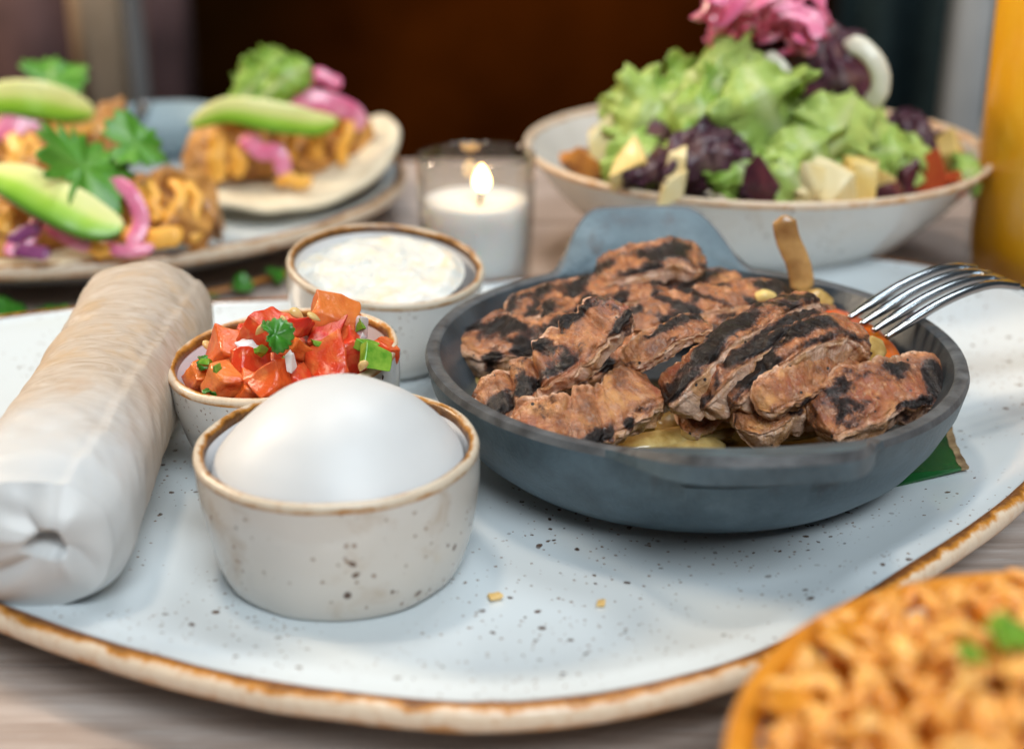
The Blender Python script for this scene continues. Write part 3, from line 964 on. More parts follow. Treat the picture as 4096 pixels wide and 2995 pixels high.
# I: second black topped strip, right
meat_strip([(0.0587, 0.3513, 0.0365), (0.0659, 0.3521, 0.0450), (0.0757, 0.3561, 0.0510), (0.0880, 0.3657, 0.0510), (0.0978, 0.3680, 0.0450)], 0.0145, 0.0115,
           'arched charred meat strip drooping at its right end near the red pepper', [(-0.35, -0.3, 0.85), (-0.05, -0.2, 0.95), (0.3, -0.2, 0.9)],
           char=0.34, patches=[(0.25, 0.0, 0.18, 0.7), (0.60, -0.3, 0.15, 0.6)], cuts=[(0.45, 0.4, 0.0012)], red=[(0.8, 0.0, 0.15, 0.7)], ragged=0.7, seed=9, n=140, m=84)
meat_strip([(0.0511, 0.3503, 0.0360), (0.0571, 0.3514, 0.0440), (0.0673, 0.3567, 0.0505), (0.0792, 0.3690, 0.0520), (0.0890, 0.3791, 0.0500)], 0.0085, 0.0105,
           'narrow slice of meat with a crisp black ridge between two charred strips', [(-0.38, -0.3, 0.85), (-0.2, -0.2, 0.95), (0.0, -0.15, 0.97)],
           char=0.30, patches=[(0.55, 0.2, 0.3, 0.8)], red=[(0.2, -0.2, 0.15, 0.6)], ragged=0.8, seed=18, n=130, m=72)
meat_strip([(0.0695, 0.3501, 0.0370), (0.0781, 0.3522, 0.0410), (0.0876, 0.3577, 0.0435), (0.0967, 0.3646, 0.0420)], 0.0080, 0.0085,
           'thin pinkish meat slice lying beneath the drooping strip', [(-0.1, -0.5, 0.85), (0.1, -0.4, 0.9)], char=0.10, patches=[(0.75, 0.7, 0.15, 0.4)], ragged=0.9, seed=19, n=90)
# J: pale oval cut piece
meat_strip([(0.0635, 0.3411, 0.0425), (0.0710, 0.3447, 0.0455), (0.0802, 0.3523, 0.0465), (0.0885, 0.3613, 0.0455)], 0.0130, 0.0075,
           'small pale pink oval cut of meat edged in black', [(-0.1, -0.85, 0.5), (0, -0.85, 0.5)],
           char=-0.25, patches=[(0.5, 1.05, 0.6, 0.20)], red=[(0.35, 0.0, 0.2, 0.5)], ragged=0.6, seed=10, n=90)
# K: bumpy tan piece by the near wall
meat_strip([(0.0594, 0.3450, 0.0340), (0.0695, 0.3494, 0.0360), (0.0817, 0.3567, 0.0375), (0.0952, 0.3678, 0.0385)], 0.0150, 0.0100,
           'bumpy grey tan meat strip tucked behind the near handle', [(0, -0.45, 0.88), (0.05, -0.4, 0.9)],
           char=0.0, patches=[(0.42, 0.75, 0.06, 0.35), (0.3, 0.3, 0.06, 0.3)], ragged=0.9, seed=11)
# L: right hand piece
meat_strip([(0.0795, 0.3442, 0.0350), (0.0879, 0.3459, 0.0395), (0.1003, 0.3532, 0.0410), (0.1121, 0.3599, 0.0395), (0.1184, 0.3616, 0.0370)], 0.0205, 0.0090,
           'orange brown meat strip with a black end touching the right rim', [(-0.1, -0.5, 0.85), (0.15, -0.45, 0.87), (0.3, -0.3, 0.9)],
           char=0.20, patches=[(0.82, 0.1, 0.14, 0.8), (0.55, 0.95, 0.15, 0.3), (0.62, -0.6, 0.1, 0.35)], red=[(0.3, 0.0, 0.3, 1.0), (0.62, 0.3, 0.12, 0.6)], ragged=0.6, seed=12)
# M: grey strip in the shade under the charred ones
meat_strip([(0.0463, 0.3574, 0.0290), (0.0554, 0.3615, 0.0320), (0.0664, 0.3689, 0.0350)], 0.0110, 0.0080,
           'dark grey meat strip half hidden under the black crusted ones', [(-0.2, -0.8, 0.5), (-0.2, -0.8, 0.5)], char=-0.05, ragged=0.5, seed=13, n=70)
meat_strip([(0.0156, 0.3737, 0.0330), (0.0263, 0.3820, 0.0380), (0.0388, 0.3914, 0.0400)], 0.0150, 0.0090,
           'small torn meat piece wedged beneath the leaning strip', [(-0.1, -0.2, 0.97), (0, -0.2, 0.97)], char=0.20, patches=[(0.4, 0.8, 0.1, 0.4), (0.7, 0.9, 0.08, 0.3)], ragged=1.0, seed=14, n=80)
meat_strip([(0.0568, 0.3857, 0.0405), (0.0714, 0.3956, 0.0430), (0.0863, 0.4032, 0.0425), (0.0970, 0.4009, 0.0400)], 0.0170, 0.0100,
           'blackened meat strip bridging the two charred ones', [(0, -0.2, 0.97), (0, -0.15, 0.97)], char=0.36, ragged=0.7, seed=15, n=90)
meat_strip([(0.0070, 0.4061, 0.0410), (0.0222, 0.4079, 0.0440), (0.0374, 0.4099, 0.0465), (0.0503, 0.4140, 0.0470)], 0.0120, 0.0085,
           'narrow browned meat strip stacked on the long rear one', [(0, -0.15, 0.97), (0, -0.15, 0.97)], char=0.40, stripes=(0.011, 0.4, 0.6), ragged=0.8, seed=16, n=90)

# ------------------------------------------------------------------ vegetables in the skillet
def veg(name, pts, a, b, material, label, cat, group=None, up=(0, 0, 1), ups=None, n=40, m=20, seed=0, ex=2.4):
    taper = lambda u: min(1.0, (u / 0.12 + 0.25)) * min(1.0, ((1 - u) / 0.12 + 0.25))
    d = lambda p, u, ph, x, y, s: 0.0004 * fbm((p[0] + seed, p[1], p[2]), 190, 2)
    V, F, fl, lo = sweep(pts, n, m, lambda u: a * taper(u), lambda u: b * (0.5 + 0.5 * taper(u)), up=up, ups=ups, ex=ex, disp=d)
    o = obj(name, V, F, material, attrs={'across': ('FLOAT', [abs(l[1]) for l in lo])})
    return tag(o, label, cat, group)

veg('pepper_slice', [(0.0945, 0.4226, 0.0390), (0.0991, 0.4058, 0.0430), (0.1035, 0.3918, 0.0430), (0.1069, 0.3825, 0.0395), (0.1077, 0.3797, 0.0340)], 0.0068, 0.0024, M['red_pepper'],
    'glossy orange red pepper slice curving beside the fork tines', 'pepper', ups=[(0.3, -0.4, 0.9), (0.4, -0.5, 0.8), (0.5, -0.5, 0.7)])
veg('pepper_slice', [(0.0928, 0.4341, 0.0330), (0.1005, 0.4223, 0.0350), (0.1049, 0.4032, 0.0340)], 0.0055, 0.0020, M['red_pepper'], 'orange pepper slice peeking from under the charred meat', 'pepper', ups=[(0.2, -0.5, 0.8), (0.3, -0.5, 0.8)])
veg('onion_strip', [(0.0992, 0.3719, 0.0400), (0.1008, 0.3717, 0.0435), (0.1043, 0.3761, 0.0470)], 0.0036, 0.0012, M['cooked_onion'], 'pale yellow onion tip standing up by the red pepper', 'onion', up=(0.3, -0.8, 0.3))
veg('onion_strip', [(0.0913, 0.4240, 0.0420), (0.0943, 0.4202, 0.0435), (0.0993, 0.4190, 0.0400)], 0.0050, 0.0016, M['cooked_onion'], 'soft cream onion slice at the foot of the browned stalk', 'onion', up=(0.1, -0.6, 0.7))
veg('onion_stalk', [(0.0925, 0.4285, 0.0430), (0.0912, 0.4300, 0.0510), (0.0872, 0.4325, 0.0600), (0.0858, 0.4340, 0.0672)], 0.0038, 0.0018, M['brown_onion'],
    'browned onion stalk curling up past the far rim of the skillet', 'onion', up=(-0.1, -0.9, 0.2), n=50)
veg('pepper_bit', [(0.0739, 0.4070, 0.0490), (0.0765, 0.4066, 0.0500), (0.0794, 0.4090, 0.0480)], 0.0025, 0.0018, M['yellow_cube'], 'small bright yellow pepper bit near the onion stalk', 'pepper')
G = 'soft onion slices lying on the skillet floor'
for k_, (pp_, a_) in enumerate([
        ([(0.0236, 0.3528, 0.0250), (0.0360, 0.3525, 0.0265), (0.0516, 0.3584, 0.0265), (0.0625, 0.3638, 0.0250)], 0.0032),
        ([(0.0462, 0.3554, 0.0265), (0.0540, 0.3590, 0.0290), (0.0624, 0.3643, 0.0280), (0.0703, 0.3647, 0.0250)], 0.0029),
        ([(0.0312, 0.3534, 0.0240), (0.0434, 0.3518, 0.0245), (0.0587, 0.3549, 0.0240)], 0.0036),
        ([(0.0405, 0.3610, 0.0260), (0.0474, 0.3665, 0.0270), (0.0552, 0.3672, 0.0260)], 0.0035),
        ([(-0.0148, 0.3913, 0.0270), (-0.0107, 0.3894, 0.0300), (-0.0053, 0.3865, 0.0290)], 0.0029),
        ([(-0.0118, 0.3802, 0.0245), (-0.0079, 0.3844, 0.0270), (-0.0013, 0.3878, 0.0270)], 0.0032),
        ([(-0.0155, 0.3892, 0.0235), (-0.0125, 0.3785, 0.0245), (-0.0064, 0.3732, 0.0240)], 0.0029),
        ([(0.0699, 0.3623, 0.0240), (0.0797, 0.3610, 0.0260), (0.0898, 0.3672, 0.0260)], 0.0032)]):
    veg('onion_strip', pp_, a_, 0.0013, M['cooked_onion'], 'soft translucent yellow onion slice on the skillet floor', 'onion', G, ups=[(0, -0.3, 0.95), (0.2, -0.5, 0.8)], seed=k_ * 3)
veg('pepper_bit', [(0.0539, 0.3583, 0.0300), (0.0561, 0.3616, 0.0310), (0.0596, 0.3638, 0.0310)], 0.0022, 0.0010, M['lime_green'], 'narrow green pepper sliver under the meat by the near handle', 'pepper')
# pan juices
V, F, _ = lathe([(0.0, 0.0208), (0.03, 0.0208), (0.0570, 0.0206), (0.0572, 0.0198)], 64, c=SK)
m_, nt_, b_ = mat('pan_juice')
setp(b_, Base_Color=(0.10, 0.055, 0.012), Roughness=0.06)
o = obj('pan_juice', V, F, m_)
tag(o, 'dark oily pan juice pooled under the meat', 'sauce')

# leaf under the skillet
leaf = thing('leaf', (0.108, 0.362, 0.0142), 'dark green leaf with a brown dried edge sticking out under the skillet', 'leaf')
def leaf_patch(ring, z, th_, material, name):
    n_ = len(ring)
    lift = lambda x: z + max(0.0, x - 0.104) * 0.17
    V = [(x - 0.108, y_ - 0.362, lift(x)) for x, y_ in ring] + [(x - 0.108, y_ - 0.362, lift(x) + th_) for x, y_ in ring]
    F = [tuple(range(n_, 2 * n_)), tuple(reversed(range(n_)))] + [(i, (i + 1) % n_, n_ + (i + 1) % n_, n_ + i) for i in range(n_)]
    return obj(name, V, F, material, leaf, smooth=False)
r_ = random.Random(5)
edge_o = spline([(0.1330, 0.4000), (0.1300, 0.3860), (0.1272, 0.3700), (0.1262, 0.3545)], 22)
edge_i = [(x - 0.0016 - 0.0007 * r_.random(), y_) for x, y_ in edge_o]
leaf_patch([(0.085, 0.395), (0.082, 0.352), (0.104, 0.3500)] + list(reversed([tuple(q) for q in edge_i])), -0.0008, 0.0007, M['leaf_green'], 'blade')
leaf_patch([tuple(q) for q in edge_i] + [(x + 0.0004 * r_.random(), y_) for x, y_ in reversed(edge_o)], -0.0008, 0.0009, M['leaf_edge'], 'dried_edge')

# ------------------------------------------------------------------ fork
fork = thing('fork', (0.150, 0.420, 0.050), 'steel fork with four tines resting over the right rim of the skillet', 'fork')
fb = np.array([0.150, 0.420, 0.050])
axis = np.array([0.915, 0.404, 0.0])
lat = np.array([0.404, -0.915, 0.0])
tip0 = np.array((0.0990, 0.3935, 0.0475))
for k_ in range(4):
    q = lat * (0.0058 * k_)
    pts = []
    for s, z in ((0, 0), (0.008, 0.0036), (0.018, 0.0076), (0.028, 0.0102), (0.037, 0.0108), (0.046, 0.0090)):
        sq = (1.5 - k_) * -0.0001 * s / 0.046
        pts.append(tip0 + q + axis * s + np.array([0, 0, z]) - fb + lat * sq)
    V, F, _, _ = sweep(pts, 60, 16, lambda u: 0.00155 * (0.55 + 0.45 * min(1, u * 5)) , lambda u: 0.0013 * (0.6 + 0.4 * min(1, u * 5)), ex=2.8)
    obj('tine', V, F, M['steel'], fork)
mid = tip0 + lat * 0.0058 * 1.5 - fb
pts = [mid + axis * s + np.array([0, 0, z]) for s, z in ((0.041, 0.0104), (0.050, 0.0072), (0.062, 0.0005), (0.076, -0.0055), (0.095, -0.0075), (0.130, -0.0065), (0.165, -0.0040), (0.195, -0.0060), (0.205, -0.0090))]
wid = lambda u: float(np.interp(u, [0, 0.12, 0.2, 0.30, 0.45, 0.75, 0.95, 1], [0.0104, 0.0106, 0.0078, 0.0036, 0.0034, 0.0060, 0.0072, 0.004]))
V, F, _, _ = sweep(pts, 80, 20, wid, 0.0011, ex=3.0)
obj('handle', V, F, M['steel'], fork)

# ------------------------------------------------------------------ rolled tortilla
roll = thing('rolled_tortilla', (-0.115, 0.372, 0.0135), 'rolled flour tortilla with wrinkled skin and tucked white end beside the ramekins', 'tortilla')
rb = np.array([-0.115, 0.372, 0.0135])
rp = [np.array(q) - rb for q in ((-0.1165, 0.4320, 0.0365), (-0.1150, 0.410, 0.0352), (-0.1130, 0.370, 0.0350), (-0.1110, 0.335, 0.0355), (-0.1085, 0.300, 0.0352), (-0.1075, 0.2800, 0.0350))]
rad = lambda u: 0.0208 * (1 + 0.03 * math.sin(u * 9)) * (0.80 + 0.20 * smooth01(u, 0.0, 0.07)) * (1 - 0.16 * smooth01(u, 0.90, 1.02))
def rd(p, u, ph, x, y, s):
    q = (p[0] + 2, p[1], p[2])
    w = 0.0004 * noise.noise((s * 85 + 2.2 * math.sin(ph), ph * 1.3, 0.0)) + 0.00035 * noise.noise((s * 190 + 3 * math.sin(ph + 1), ph * 2.1, 5.0)) + 0.0009 * fbm(q, 40, 2)
    seam = ph - 2.25 + 0.5 * (u - 0.5)
    w += 0.0007 * smooth01(seam, -0.015, 0.015) * smooth01(seam, 2.0, 0.2)
    w -= 0.0009 * math.exp(-((u - 0.30 - 0.05 * math.sin(ph)) / 0.010) ** 2)
    return w
V, F, fl, lo = sweep(rp, 190, 110, lambda u: rad(u) * 0.97, lambda u: rad(u) * 0.90, disp=rd, caps=False, ex=2.3)
nV = len(V)
C0 = rp[0]
V.append(C0 + np.array([0, -0.002, 0])); fl.append(fl[0])
for j in range(110):
    F.append((nV, (j + 1) % 110, j))
obj('tortilla_skin', V, F, M['flour'], roll, attrs={'flow': ('FLOAT_VECTOR', fl)})
# tucked near end: folds gathered toward an off-centre opening
ringV = [np.array(V[189 * 110 + j]) for j in range(110)]
cen = np.mean(ringV, axis=0)
EV, rows = [], 16
hole = cen + np.array([0.0060, 0.0, 0.0035])
for i in range(rows):
    f = i / (rows - 1)
    for j in range(110):
        ph = 2 * math.pi * j / 110
        folds = 0.0024 * math.sin(f * math.pi) * (0.6 * noise.noise((math.cos(ph) * 2.0, math.sin(ph) * 2.0, 3 + f)) + 1.3 * (abs(math.sin(1.5 * ph + 0.5 + f)) - 0.5))
        tgt = hole + (ringV[j] - cen) * np.array([0.13, 0.13, 0.085]) * (1 + 0.4 * math.cos(3 * ph + 0.6))
        p = ringV[j] * (1 - f) + tgt * f
        bulge = 0.0055 * math.sin(f * math.pi * 0.52)
        EV.append(p + np.array([0.0015, -1, 0.02]) * (bulge + folds) + (0 if f < 0.93 else np.array([0, 0.006, 0])))
EV.append(hole + np.array([0, 0.007, 0]))
EF = grid_faces(rows, 110)
for j in range(110):
    EF.append(((rows - 1) * 110 + j, (rows - 1) * 110 + (j + 1) % 110, len(EV) - 1))
obj('tucked_end', EV, EF, M['flour_end'], roll)

# ------------------------------------------------------------------ salsa in the middle ramekin
SG = 'diced tomato pieces heaped in the salsa ramekin'
tom = [chunk_mesh('tomato_dice', (0.0112 * a, 0.0098 * b_, 0.0082 * c_), M['tomato'], 100 + i, jag=0.34, rough=0.20) for i, (a, b_, c_) in enumerate(
    [(1, 1, 1), (1.15, 0.9, 0.8), (0.85, 1, 0.95), (1.25, 0.8, 0.75), (1.0, 1.1, 0.7), (0.8, 0.8, 0.9), (1.1, 1.05, 0.95)])]
hero = [
    ((-0.0508, 0.3679, 0.0575), 0, (0.3, 0.4, 0.3), 0.95, 'large red tomato cube crowning the salsa heap'),
    ((-0.0666, 0.3630, 0.0560), 1, (0.5, -0.2, 0.7), 1.05, 'orange tomato piece with seeds high on the salsa'),
    ((-0.0584, 0.3569, 0.0575), 4, (0.1, 0.5, 1.7), 0.85, 'soft tomato piece behind the green herb leaf'),
    ((-0.0510, 0.3614, 0.0545), 3, (0.35, 0.15, 0.1), 1.0, 'pale orange tomato block below the crowning cube'),
    ((-0.0772, 0.3614, 0.0500), 2, (0.5, 0.3, 0.4), 1.0, 'red tomato cube at the left of the salsa'),
    ((-0.0767, 0.3485, 0.0465), 6, (0.2, 0.1, 0.6), 0.98, 'rounded glossy tomato chunk touching the left rim'),
    ((-0.0703, 0.3571, 0.0480), 1, (0.9, 0.3, 0.2), 0.95, 'orange tomato wedge above the rounded chunk'),
    ((-0.0584, 0.3563, 0.0520), 4, (0.2, 0.7, 0.9), 0.95, 'bright red tomato slice in the middle of the salsa'),
    ((-0.0632, 0.3461, 0.0475), 0, (0.8, 0.4, 1.2), 0.95, 'tomato wedge standing on edge at the salsa front'),
    ((-0.0485, 0.3514, 0.0500), 3, (0.5, -0.3, 0.5), 1.15, 'wide orange tomato piece against the white scoop'),
    ((-0.0437, 0.3601, 0.0505), 2, (0.1, 0.9, 0.3), 0.95, 'deep red tomato cube beside the green chilli'),
    ((-0.0369, 0.3659, 0.0465), 5, (0.3, 0.4, 0.8), 0.9, 'small orange tomato piece under the green chilli'),
    ((-0.0857, 0.3608, 0.0425), 5, (0.6, 0.2, 0.3), 0.95, 'brownish tomato piece tucked under the left rim'),
    ((-0.0684, 0.3470, 0.0440), 2, (0.3, 0.3, 0.2), 0.85, 'small tomato piece on the near rim of the salsa'),
    ((-0.0580, 0.3484, 0.0450), 5, (0.7, 0.2, 0.9), 0.85, 'little tomato cube hidden by the white scoop'),
    ((-0.0463, 0.3800, 0.0520), 1, (0.4, 0.8, 0.1), 0.80, 'tomato slab leaning on the back of the heap'),
    ((-0.0728, 0.3655, 0.0520), 6, (0.1, 0.2, 0.4), 0.85, 'round tomato piece at the back left of the salsa'),
    ((-0.0546, 0.3638, 0.0500), 6, (0.5, 0.5, 0.5), 0.9, 'dark red tomato piece deep in the salsa centre'),
]
for p, k_, r3, s, lb in hero:
    o = place('tomato_dice', tom[k_], p, r3, scale=s)
    tag(o, lb, 'tomato', SG)
r4 = random.Random(4)
for i in range(15):
    a_, rr_ = r4.uniform(0, 6.28), 0.021 * math.sqrt(r4.random())
    o = place('tomato_dice', tom[i % 7], (R2[0] + rr_ * math.cos(a_), R2[1] + rr_ * math.sin(a_), 0.0375 + r4.uniform(-0.004, 0.005) + 0.10 * (0.021 - rr_) + 0.06 * rr_ * math.cos(a_)), rrot(r4), scale=r4.uniform(0.8, 1.0))
    tag(o, 'diced tomato piece in the lower layers of the salsa', 'tomato', 'buried tomato dice')

def small(name, verts_faces, loc, rot, label, cat, group, material, scale=1.0, attrs=None):
    V, F = verts_faces
    me = meshdata(name, V, F, material, attrs=attrs)
    o = place(name, me, loc, rot, scale=scale)
    return tag(o, label, cat, group)

def seed_shape(l=0.0046, w=0.0026):
    V, F, _, _ = sweep([(-l / 2, 0, 0), (0, 0, 0.0002), (l / 2, 0, 0)], 12, 10, lambda u: w / 2 * (math.sin(math.pi * u ** 0.7) ** 0.8 + 0.03), lambda u: w * 0.28 * (math.sin(math.pi * u ** 0.7) ** 0.8 + 0.03))
    return V, F
SEED = meshdata('tomato_seed', *seed_shape(), M['seed'])
for p, lb in (((-0.0523, 0.3530, 0.0625), 'tomato seed stuck to the face of the crowning cube'), ((-0.0574, 0.3572, 0.0620), 'tomato seed behind the crowning cube'), ((-0.0654, 0.3475, 0.0610), 'large tomato seed beside the green herb leaf'), ((-0.0387, 0.3421, 0.0530), 'tomato seed below the green chilli'),
              ((-0.0597, 0.3489, 0.0625), 'tiny tomato seed above the green herb leaf'), ((-0.0844, 0.3689, 0.0480), 'tomato seed on the left side of the salsa')):
    o = place('tomato_seed', SEED, p, (r4.uniform(-0.6, 0.6) + 0.9, r4.uniform(0.6, 1.3), r4.uniform(0, 3)))
    tag(o, lb, 'seed', 'tomato seeds in the salsa')
ONB = [chunk_mesh('onion_bit', (0.0078, 0.0050, 0.0020), M['raw_onion'], 40 + i, jag=0.35, sub=2) for i in range(2)]
for p, lb, s in (((-0.0411, 0.3664, 0.0530), 'white onion chunk at the back right of the salsa', 1.0), ((-0.0709, 0.3571, 0.0530), 'white onion bit between two tomato pieces', 0.9), ((-0.0578, 0.3442, 0.0525), 'thin white onion sliver at the salsa front', 0.7), ((-0.0413, 0.3620, 0.0520), 'small white onion scrap under the larger chunk', 0.7)):
    o = place('onion_bit', ONB[0], p, rrot(r4), scale=s)
    tag(o, lb, 'onion', 'raw onion bits in the salsa')
CHI = chunk_mesh('chilli_dice', (0.0078, 0.0062, 0.0030), M['lime_green'], 77, jag=0.3, sub=2)
o = place('chilli_dice', CHI, (-0.0370, 0.3510, 0.0520), (0.9, 0.5, 0.3)); tag(o, 'bright green chilli square on the right of the salsa', 'chilli', 'green chilli pieces')
o = place('chilli_dice', CHI, (-0.0394, 0.3567, 0.0530), (0.3, 0.2, 1.0), scale=0.7); tag(o, 'darker green chilli scrap behind the green square', 'chilli', 'green chilli pieces')
for i, (p, s) in enumerate((((-0.0520, 0.3545, 0.0545), 0.40), ((-0.0595, 0.3491, 0.0525), 0.42), ((-0.0763, 0.3408, 0.0530), 0.30), ((-0.0815, 0.3521, 0.0500), 0.42), ((-0.0669, 0.3527, 0.0530), 0.4), ((-0.0415, 0.3650, 0.0555), 0.4))):
    o = place('chilli_dice', CHI, p, rrot(r4), scale=s); tag(o, 'tiny green chilli fleck scattered in the salsa', 'chilli', 'green chilli flecks')

def herb_leaf(size, lobes=3, jag=0.16, cup=0.25, seed=0, rings=6, n=60):
    """a lobed, toothed leaf lying roughly in xy"""
    r5 = random.Random(seed)
    ph0 = r5.uniform(0, 6)
    V, A = [], []
    for i in range(rings + 1):
        f = i / rings
        for j in range(n):
            t = 2 * math.pi * j / n
            ro_ = 0.62 + 0.30 * abs(math.cos(lobes * t / 2 + 0.15)) ** 0.7 + jag * (abs(math.sin(9.5 * t + ph0)) - 0.5) * f
            ro_ *= 1 - 0.45 * math.exp(-((t - math.pi) / 0.30) ** 2)
            x, y_ = size * ro_ * f * math.cos(t), size * ro_ * f * math.sin(t)
            z = cup * size * (f ** 2) * math.sin(2 * t + ph0) + 0.10 * size * f * math.sin(5 * t + ph0)
            V.append((x, y_, z)); A.append(abs(math.sin(lobes * t / 2)) * f + 0.15)
    F = grid_faces(rings + 1, n)
    return V, F, A
def put_leaf(name, size, loc, rot, label, cat, group, material, **kw):
    V, F, A = herb_leaf(size, **kw)
    me = meshdata(name, V, F, material, attrs={'across': ('FLOAT', A)}, merge=1e-7)
    md_o = place(name, me, loc, rot)
    sm = md_o.modifiers.new('thickness', 'SOLIDIFY'); sm.thickness = 0.0004
    return tag(md_o, label, cat, group)
put_leaf('herb_leaf', 0.0050, (-0.0605, 0.3402, 0.0625), (0.9, 0.1, 0.5), 'small torn green herb leaf on top of the salsa', 'herb', 'herb leaves in the salsa', M['herb'], seed=1, lobes=1, cup=0.35)
put_leaf('herb_leaf', 0.0026, (-0.0629, 0.3462, 0.0625), (0.5, 0.6, 1.5), 'tiny curled herb scrap above the torn leaf', 'herb', 'herb leaves in the salsa', M['herb'], seed=2, lobes=1, cup=0.35)
put_leaf('herb_leaf', 0.0026, (-0.0837, 0.3577, 0.0480), (0.6, 0.2, 0.2), 'thin herb scrap by the left rim of the salsa', 'herb', 'herb leaves in the salsa', M['herb'], seed=3, lobes=1, cup=0.35)
put_leaf('herb_leaf', 0.0022, (-0.0798, 0.3452, 0.0440), (0.6, 0.2, 2.2), 'dark herb scrap on the near rim of the salsa', 'herb', 'herb leaves in the salsa', M['herb'], seed=4, lobes=1, cup=0.35)
# salsa liquid
V, F, _ = lathe([(0.0, 0.0240), (0.0255, 0.0240), (0.0256, 0.0228)], 48)
Mx = Matrix.Translation(R2) @ Matrix.Rotation(R(-5.0), 4, 'Y')
o = obj('salsa_juice', [tuple(Mx @ Vector(v)) for v in V], F, M['tomato'])
tag(o, 'red salsa juice pooled between the tomato pieces', 'sauce')

# crumbs on the plate
CR = chunk_mesh('crumb', (0.0030, 0.0022, 0.0010), M['seed'], 12, sub=2)
o = place('crumb', CR, (-0.0040, 0.2931, 0.0138), (0, 0, 0.4)); tag(o, 'yellow crumb on the plate right of the smeared ramekin', 'crumb', 'crumbs on the plate')
o = place('crumb', CR, (0.0210, 0.2900, 0.0138), (0, 0, 1.4), scale=0.75); tag(o, 'smaller pale crumb on the plate below the skillet', 'crumb', 'crumbs on the plate')

# ------------------------------------------------------------------ candle
CC = (-0.0137, 0.5285)
candle = thing('candle', (CC[0], CC[1], 0.0), 'lit white candle in a clear glass tumbler behind the ramekins', 'candle')
prof = [(0.0005, 0.0), (0.0190, 0.0), (0.0206, 0.0016), (0.0212, 0.012), (0.0222, 0.040), (0.0229, 0.0632), (0.0226, 0.0641), (0.0215, 0.0642), (0.0211, 0.0634), (0.0205, 0.040), (0.0197, 0.012), (0.0190, 0.0050), (0.0005, 0.0046)]
V, F, _ = lathe(prof, 96); obj('glass', V, F, M['glass'], candle)
V, F, _ = lathe([(0.0005, 0.0052), (0.0180, 0.0052), (0.0195, 0.012), (0.0203, 0.040), (0.0204, 0.0462), (0.0196, 0.0470), (0.017, 0.0456), (0.010, 0.0448), (0.0005, 0.0447)], 64); obj('wax', V, F, M['wax'], candle)
wk = sweep([(0.0014, 0, 0.0445), (0.0018, 0, 0.0480), (0.0022, 0, 0.0505)], 12, 8, 0.0007, 0.0007); obj('wick', wk[0], wk[1], M['wick'], candle)
fp = [(0.0002, 0.0496), (0.0019, 0.0503), (0.0031, 0.0522), (0.0034, 0.0541), (0.0026, 0.0565), (0.0013, 0.0586), (0.0002, 0.0602)]
V, F, _ = lathe(profile_smooth(fp, 20), 24, c=(0.0022, 0)); obj('flame', V, F, M['flame'], candle)
fl_l = bpy.data.lights.new('candle_light', 'POINT'); fl_l.energy = 0.008; fl_l.color = (1.0, 0.55, 0.2); fl_l.shadow_soft_size = 0.004
fo = bpy.data.objects.new('candle_light', fl_l); fo.location = (CC[0] + 0.0022, CC[1], 0.068); link(fo)

# ------------------------------------------------------------------ beer glass
BG = (0.2215, 0.560)
bg = thing('beer_glass', (BG[0], BG[1], 0.0), 'tall glass of golden amber beer standing past the fork', 'glass')
V, F, _ = lathe([(0.0005, 0.0), (0.0320, 0.0), (0.0338, 0.003), (0.0342, 0.02), (0.0362, 0.170), (0.0352, 0.171), (0.0344, 0.168), (0.0326, 0.022), (0.0306, 0.0055), (0.0005, 0.004)], 96); obj('glass', V, F, M['thin_glass'], bg)
V, F, _ = lathe([(0.0005, 0.0045), (0.0300, 0.0060), (0.0322, 0.022), (0.0340, 0.150), (0.0005, 0.1505)], 64); obj('beer', V, F, M['beer'], bg)
V, F, _ = lathe([(0.0005, 0.1508), (0.0340, 0.1505), (0.0342, 0.160), (0.030, 0.163), (0.0005, 0.164)], 64); obj('foam', V, F, M['white_cream'], bg)

# ------------------------------------------------------------------ rice bowl in front
RB = (0.1000, 0.1740)
rbw = thing('rice_bowl', (RB[0], RB[1], 0.0), 'orange rimmed bowl heaped with orange rice at the table front', 'bowl')
V, F, _ = lathe(profile_smooth([(0.0005, 0.004), (0.030, 0.004), (0.034, 0.0), (0.038, 0.004), (0.052, 0.020), (0.0665, 0.0475)], 24), 96); obj('body', V, F, M['cup'], rbw)
V, F, ac = lathe([(0.0665, 0.0475), (0.0678, 0.0495), (0.0670, 0.0510), (0.0652, 0.0513), (0.0636, 0.0502), (0.0625, 0.0482)], 96); obj('rim', V, F, M['orange_rim'], rbw)
V, F, _ = lathe(profile_smooth([(0.0625, 0.0482), (0.052, 0.026), (0.034, 0.010), (0.0005, 0.008)], 16), 96); obj('inside', V, F, M['cup_inside'], rbw)
heap = lambda r: 0.0475 + 0.0190 * math.cos(min(1.0, r / 0.060) * 1.45)
V = []
for i in range(24):
    r = 0.060 * i / 23
    for j in range(80):
        t = 2 * math.pi * j / 80
        V.append((RB[0] + r * math.cos(t), RB[1] + r * math.sin(t), heap(r) - 0.002 + 0.002 * fbm((r * math.cos(t), r * math.sin(t), 1), 90, 2)))
o = obj('rice_sauce', V, grid_faces(24, 80), M['rice_base']); tag(o, 'thick orange sauce binding the rice in the front bowl', 'sauce')
gv, gf, _, _ = sweep([(-0.0047, 0, 0), (0, 0, 0.0007), (0.0047, 0, 0)], 7, 7, lambda u: 0.0023 * (0.35 + math.sin(math.pi * u)) / 1.35, lambda u: 0.0021 * (0.35 + math.sin(math.pi * u)) / 1.35)
gv = np.array(gv)
AV, AF = [], []
r6 = random.Random(8)
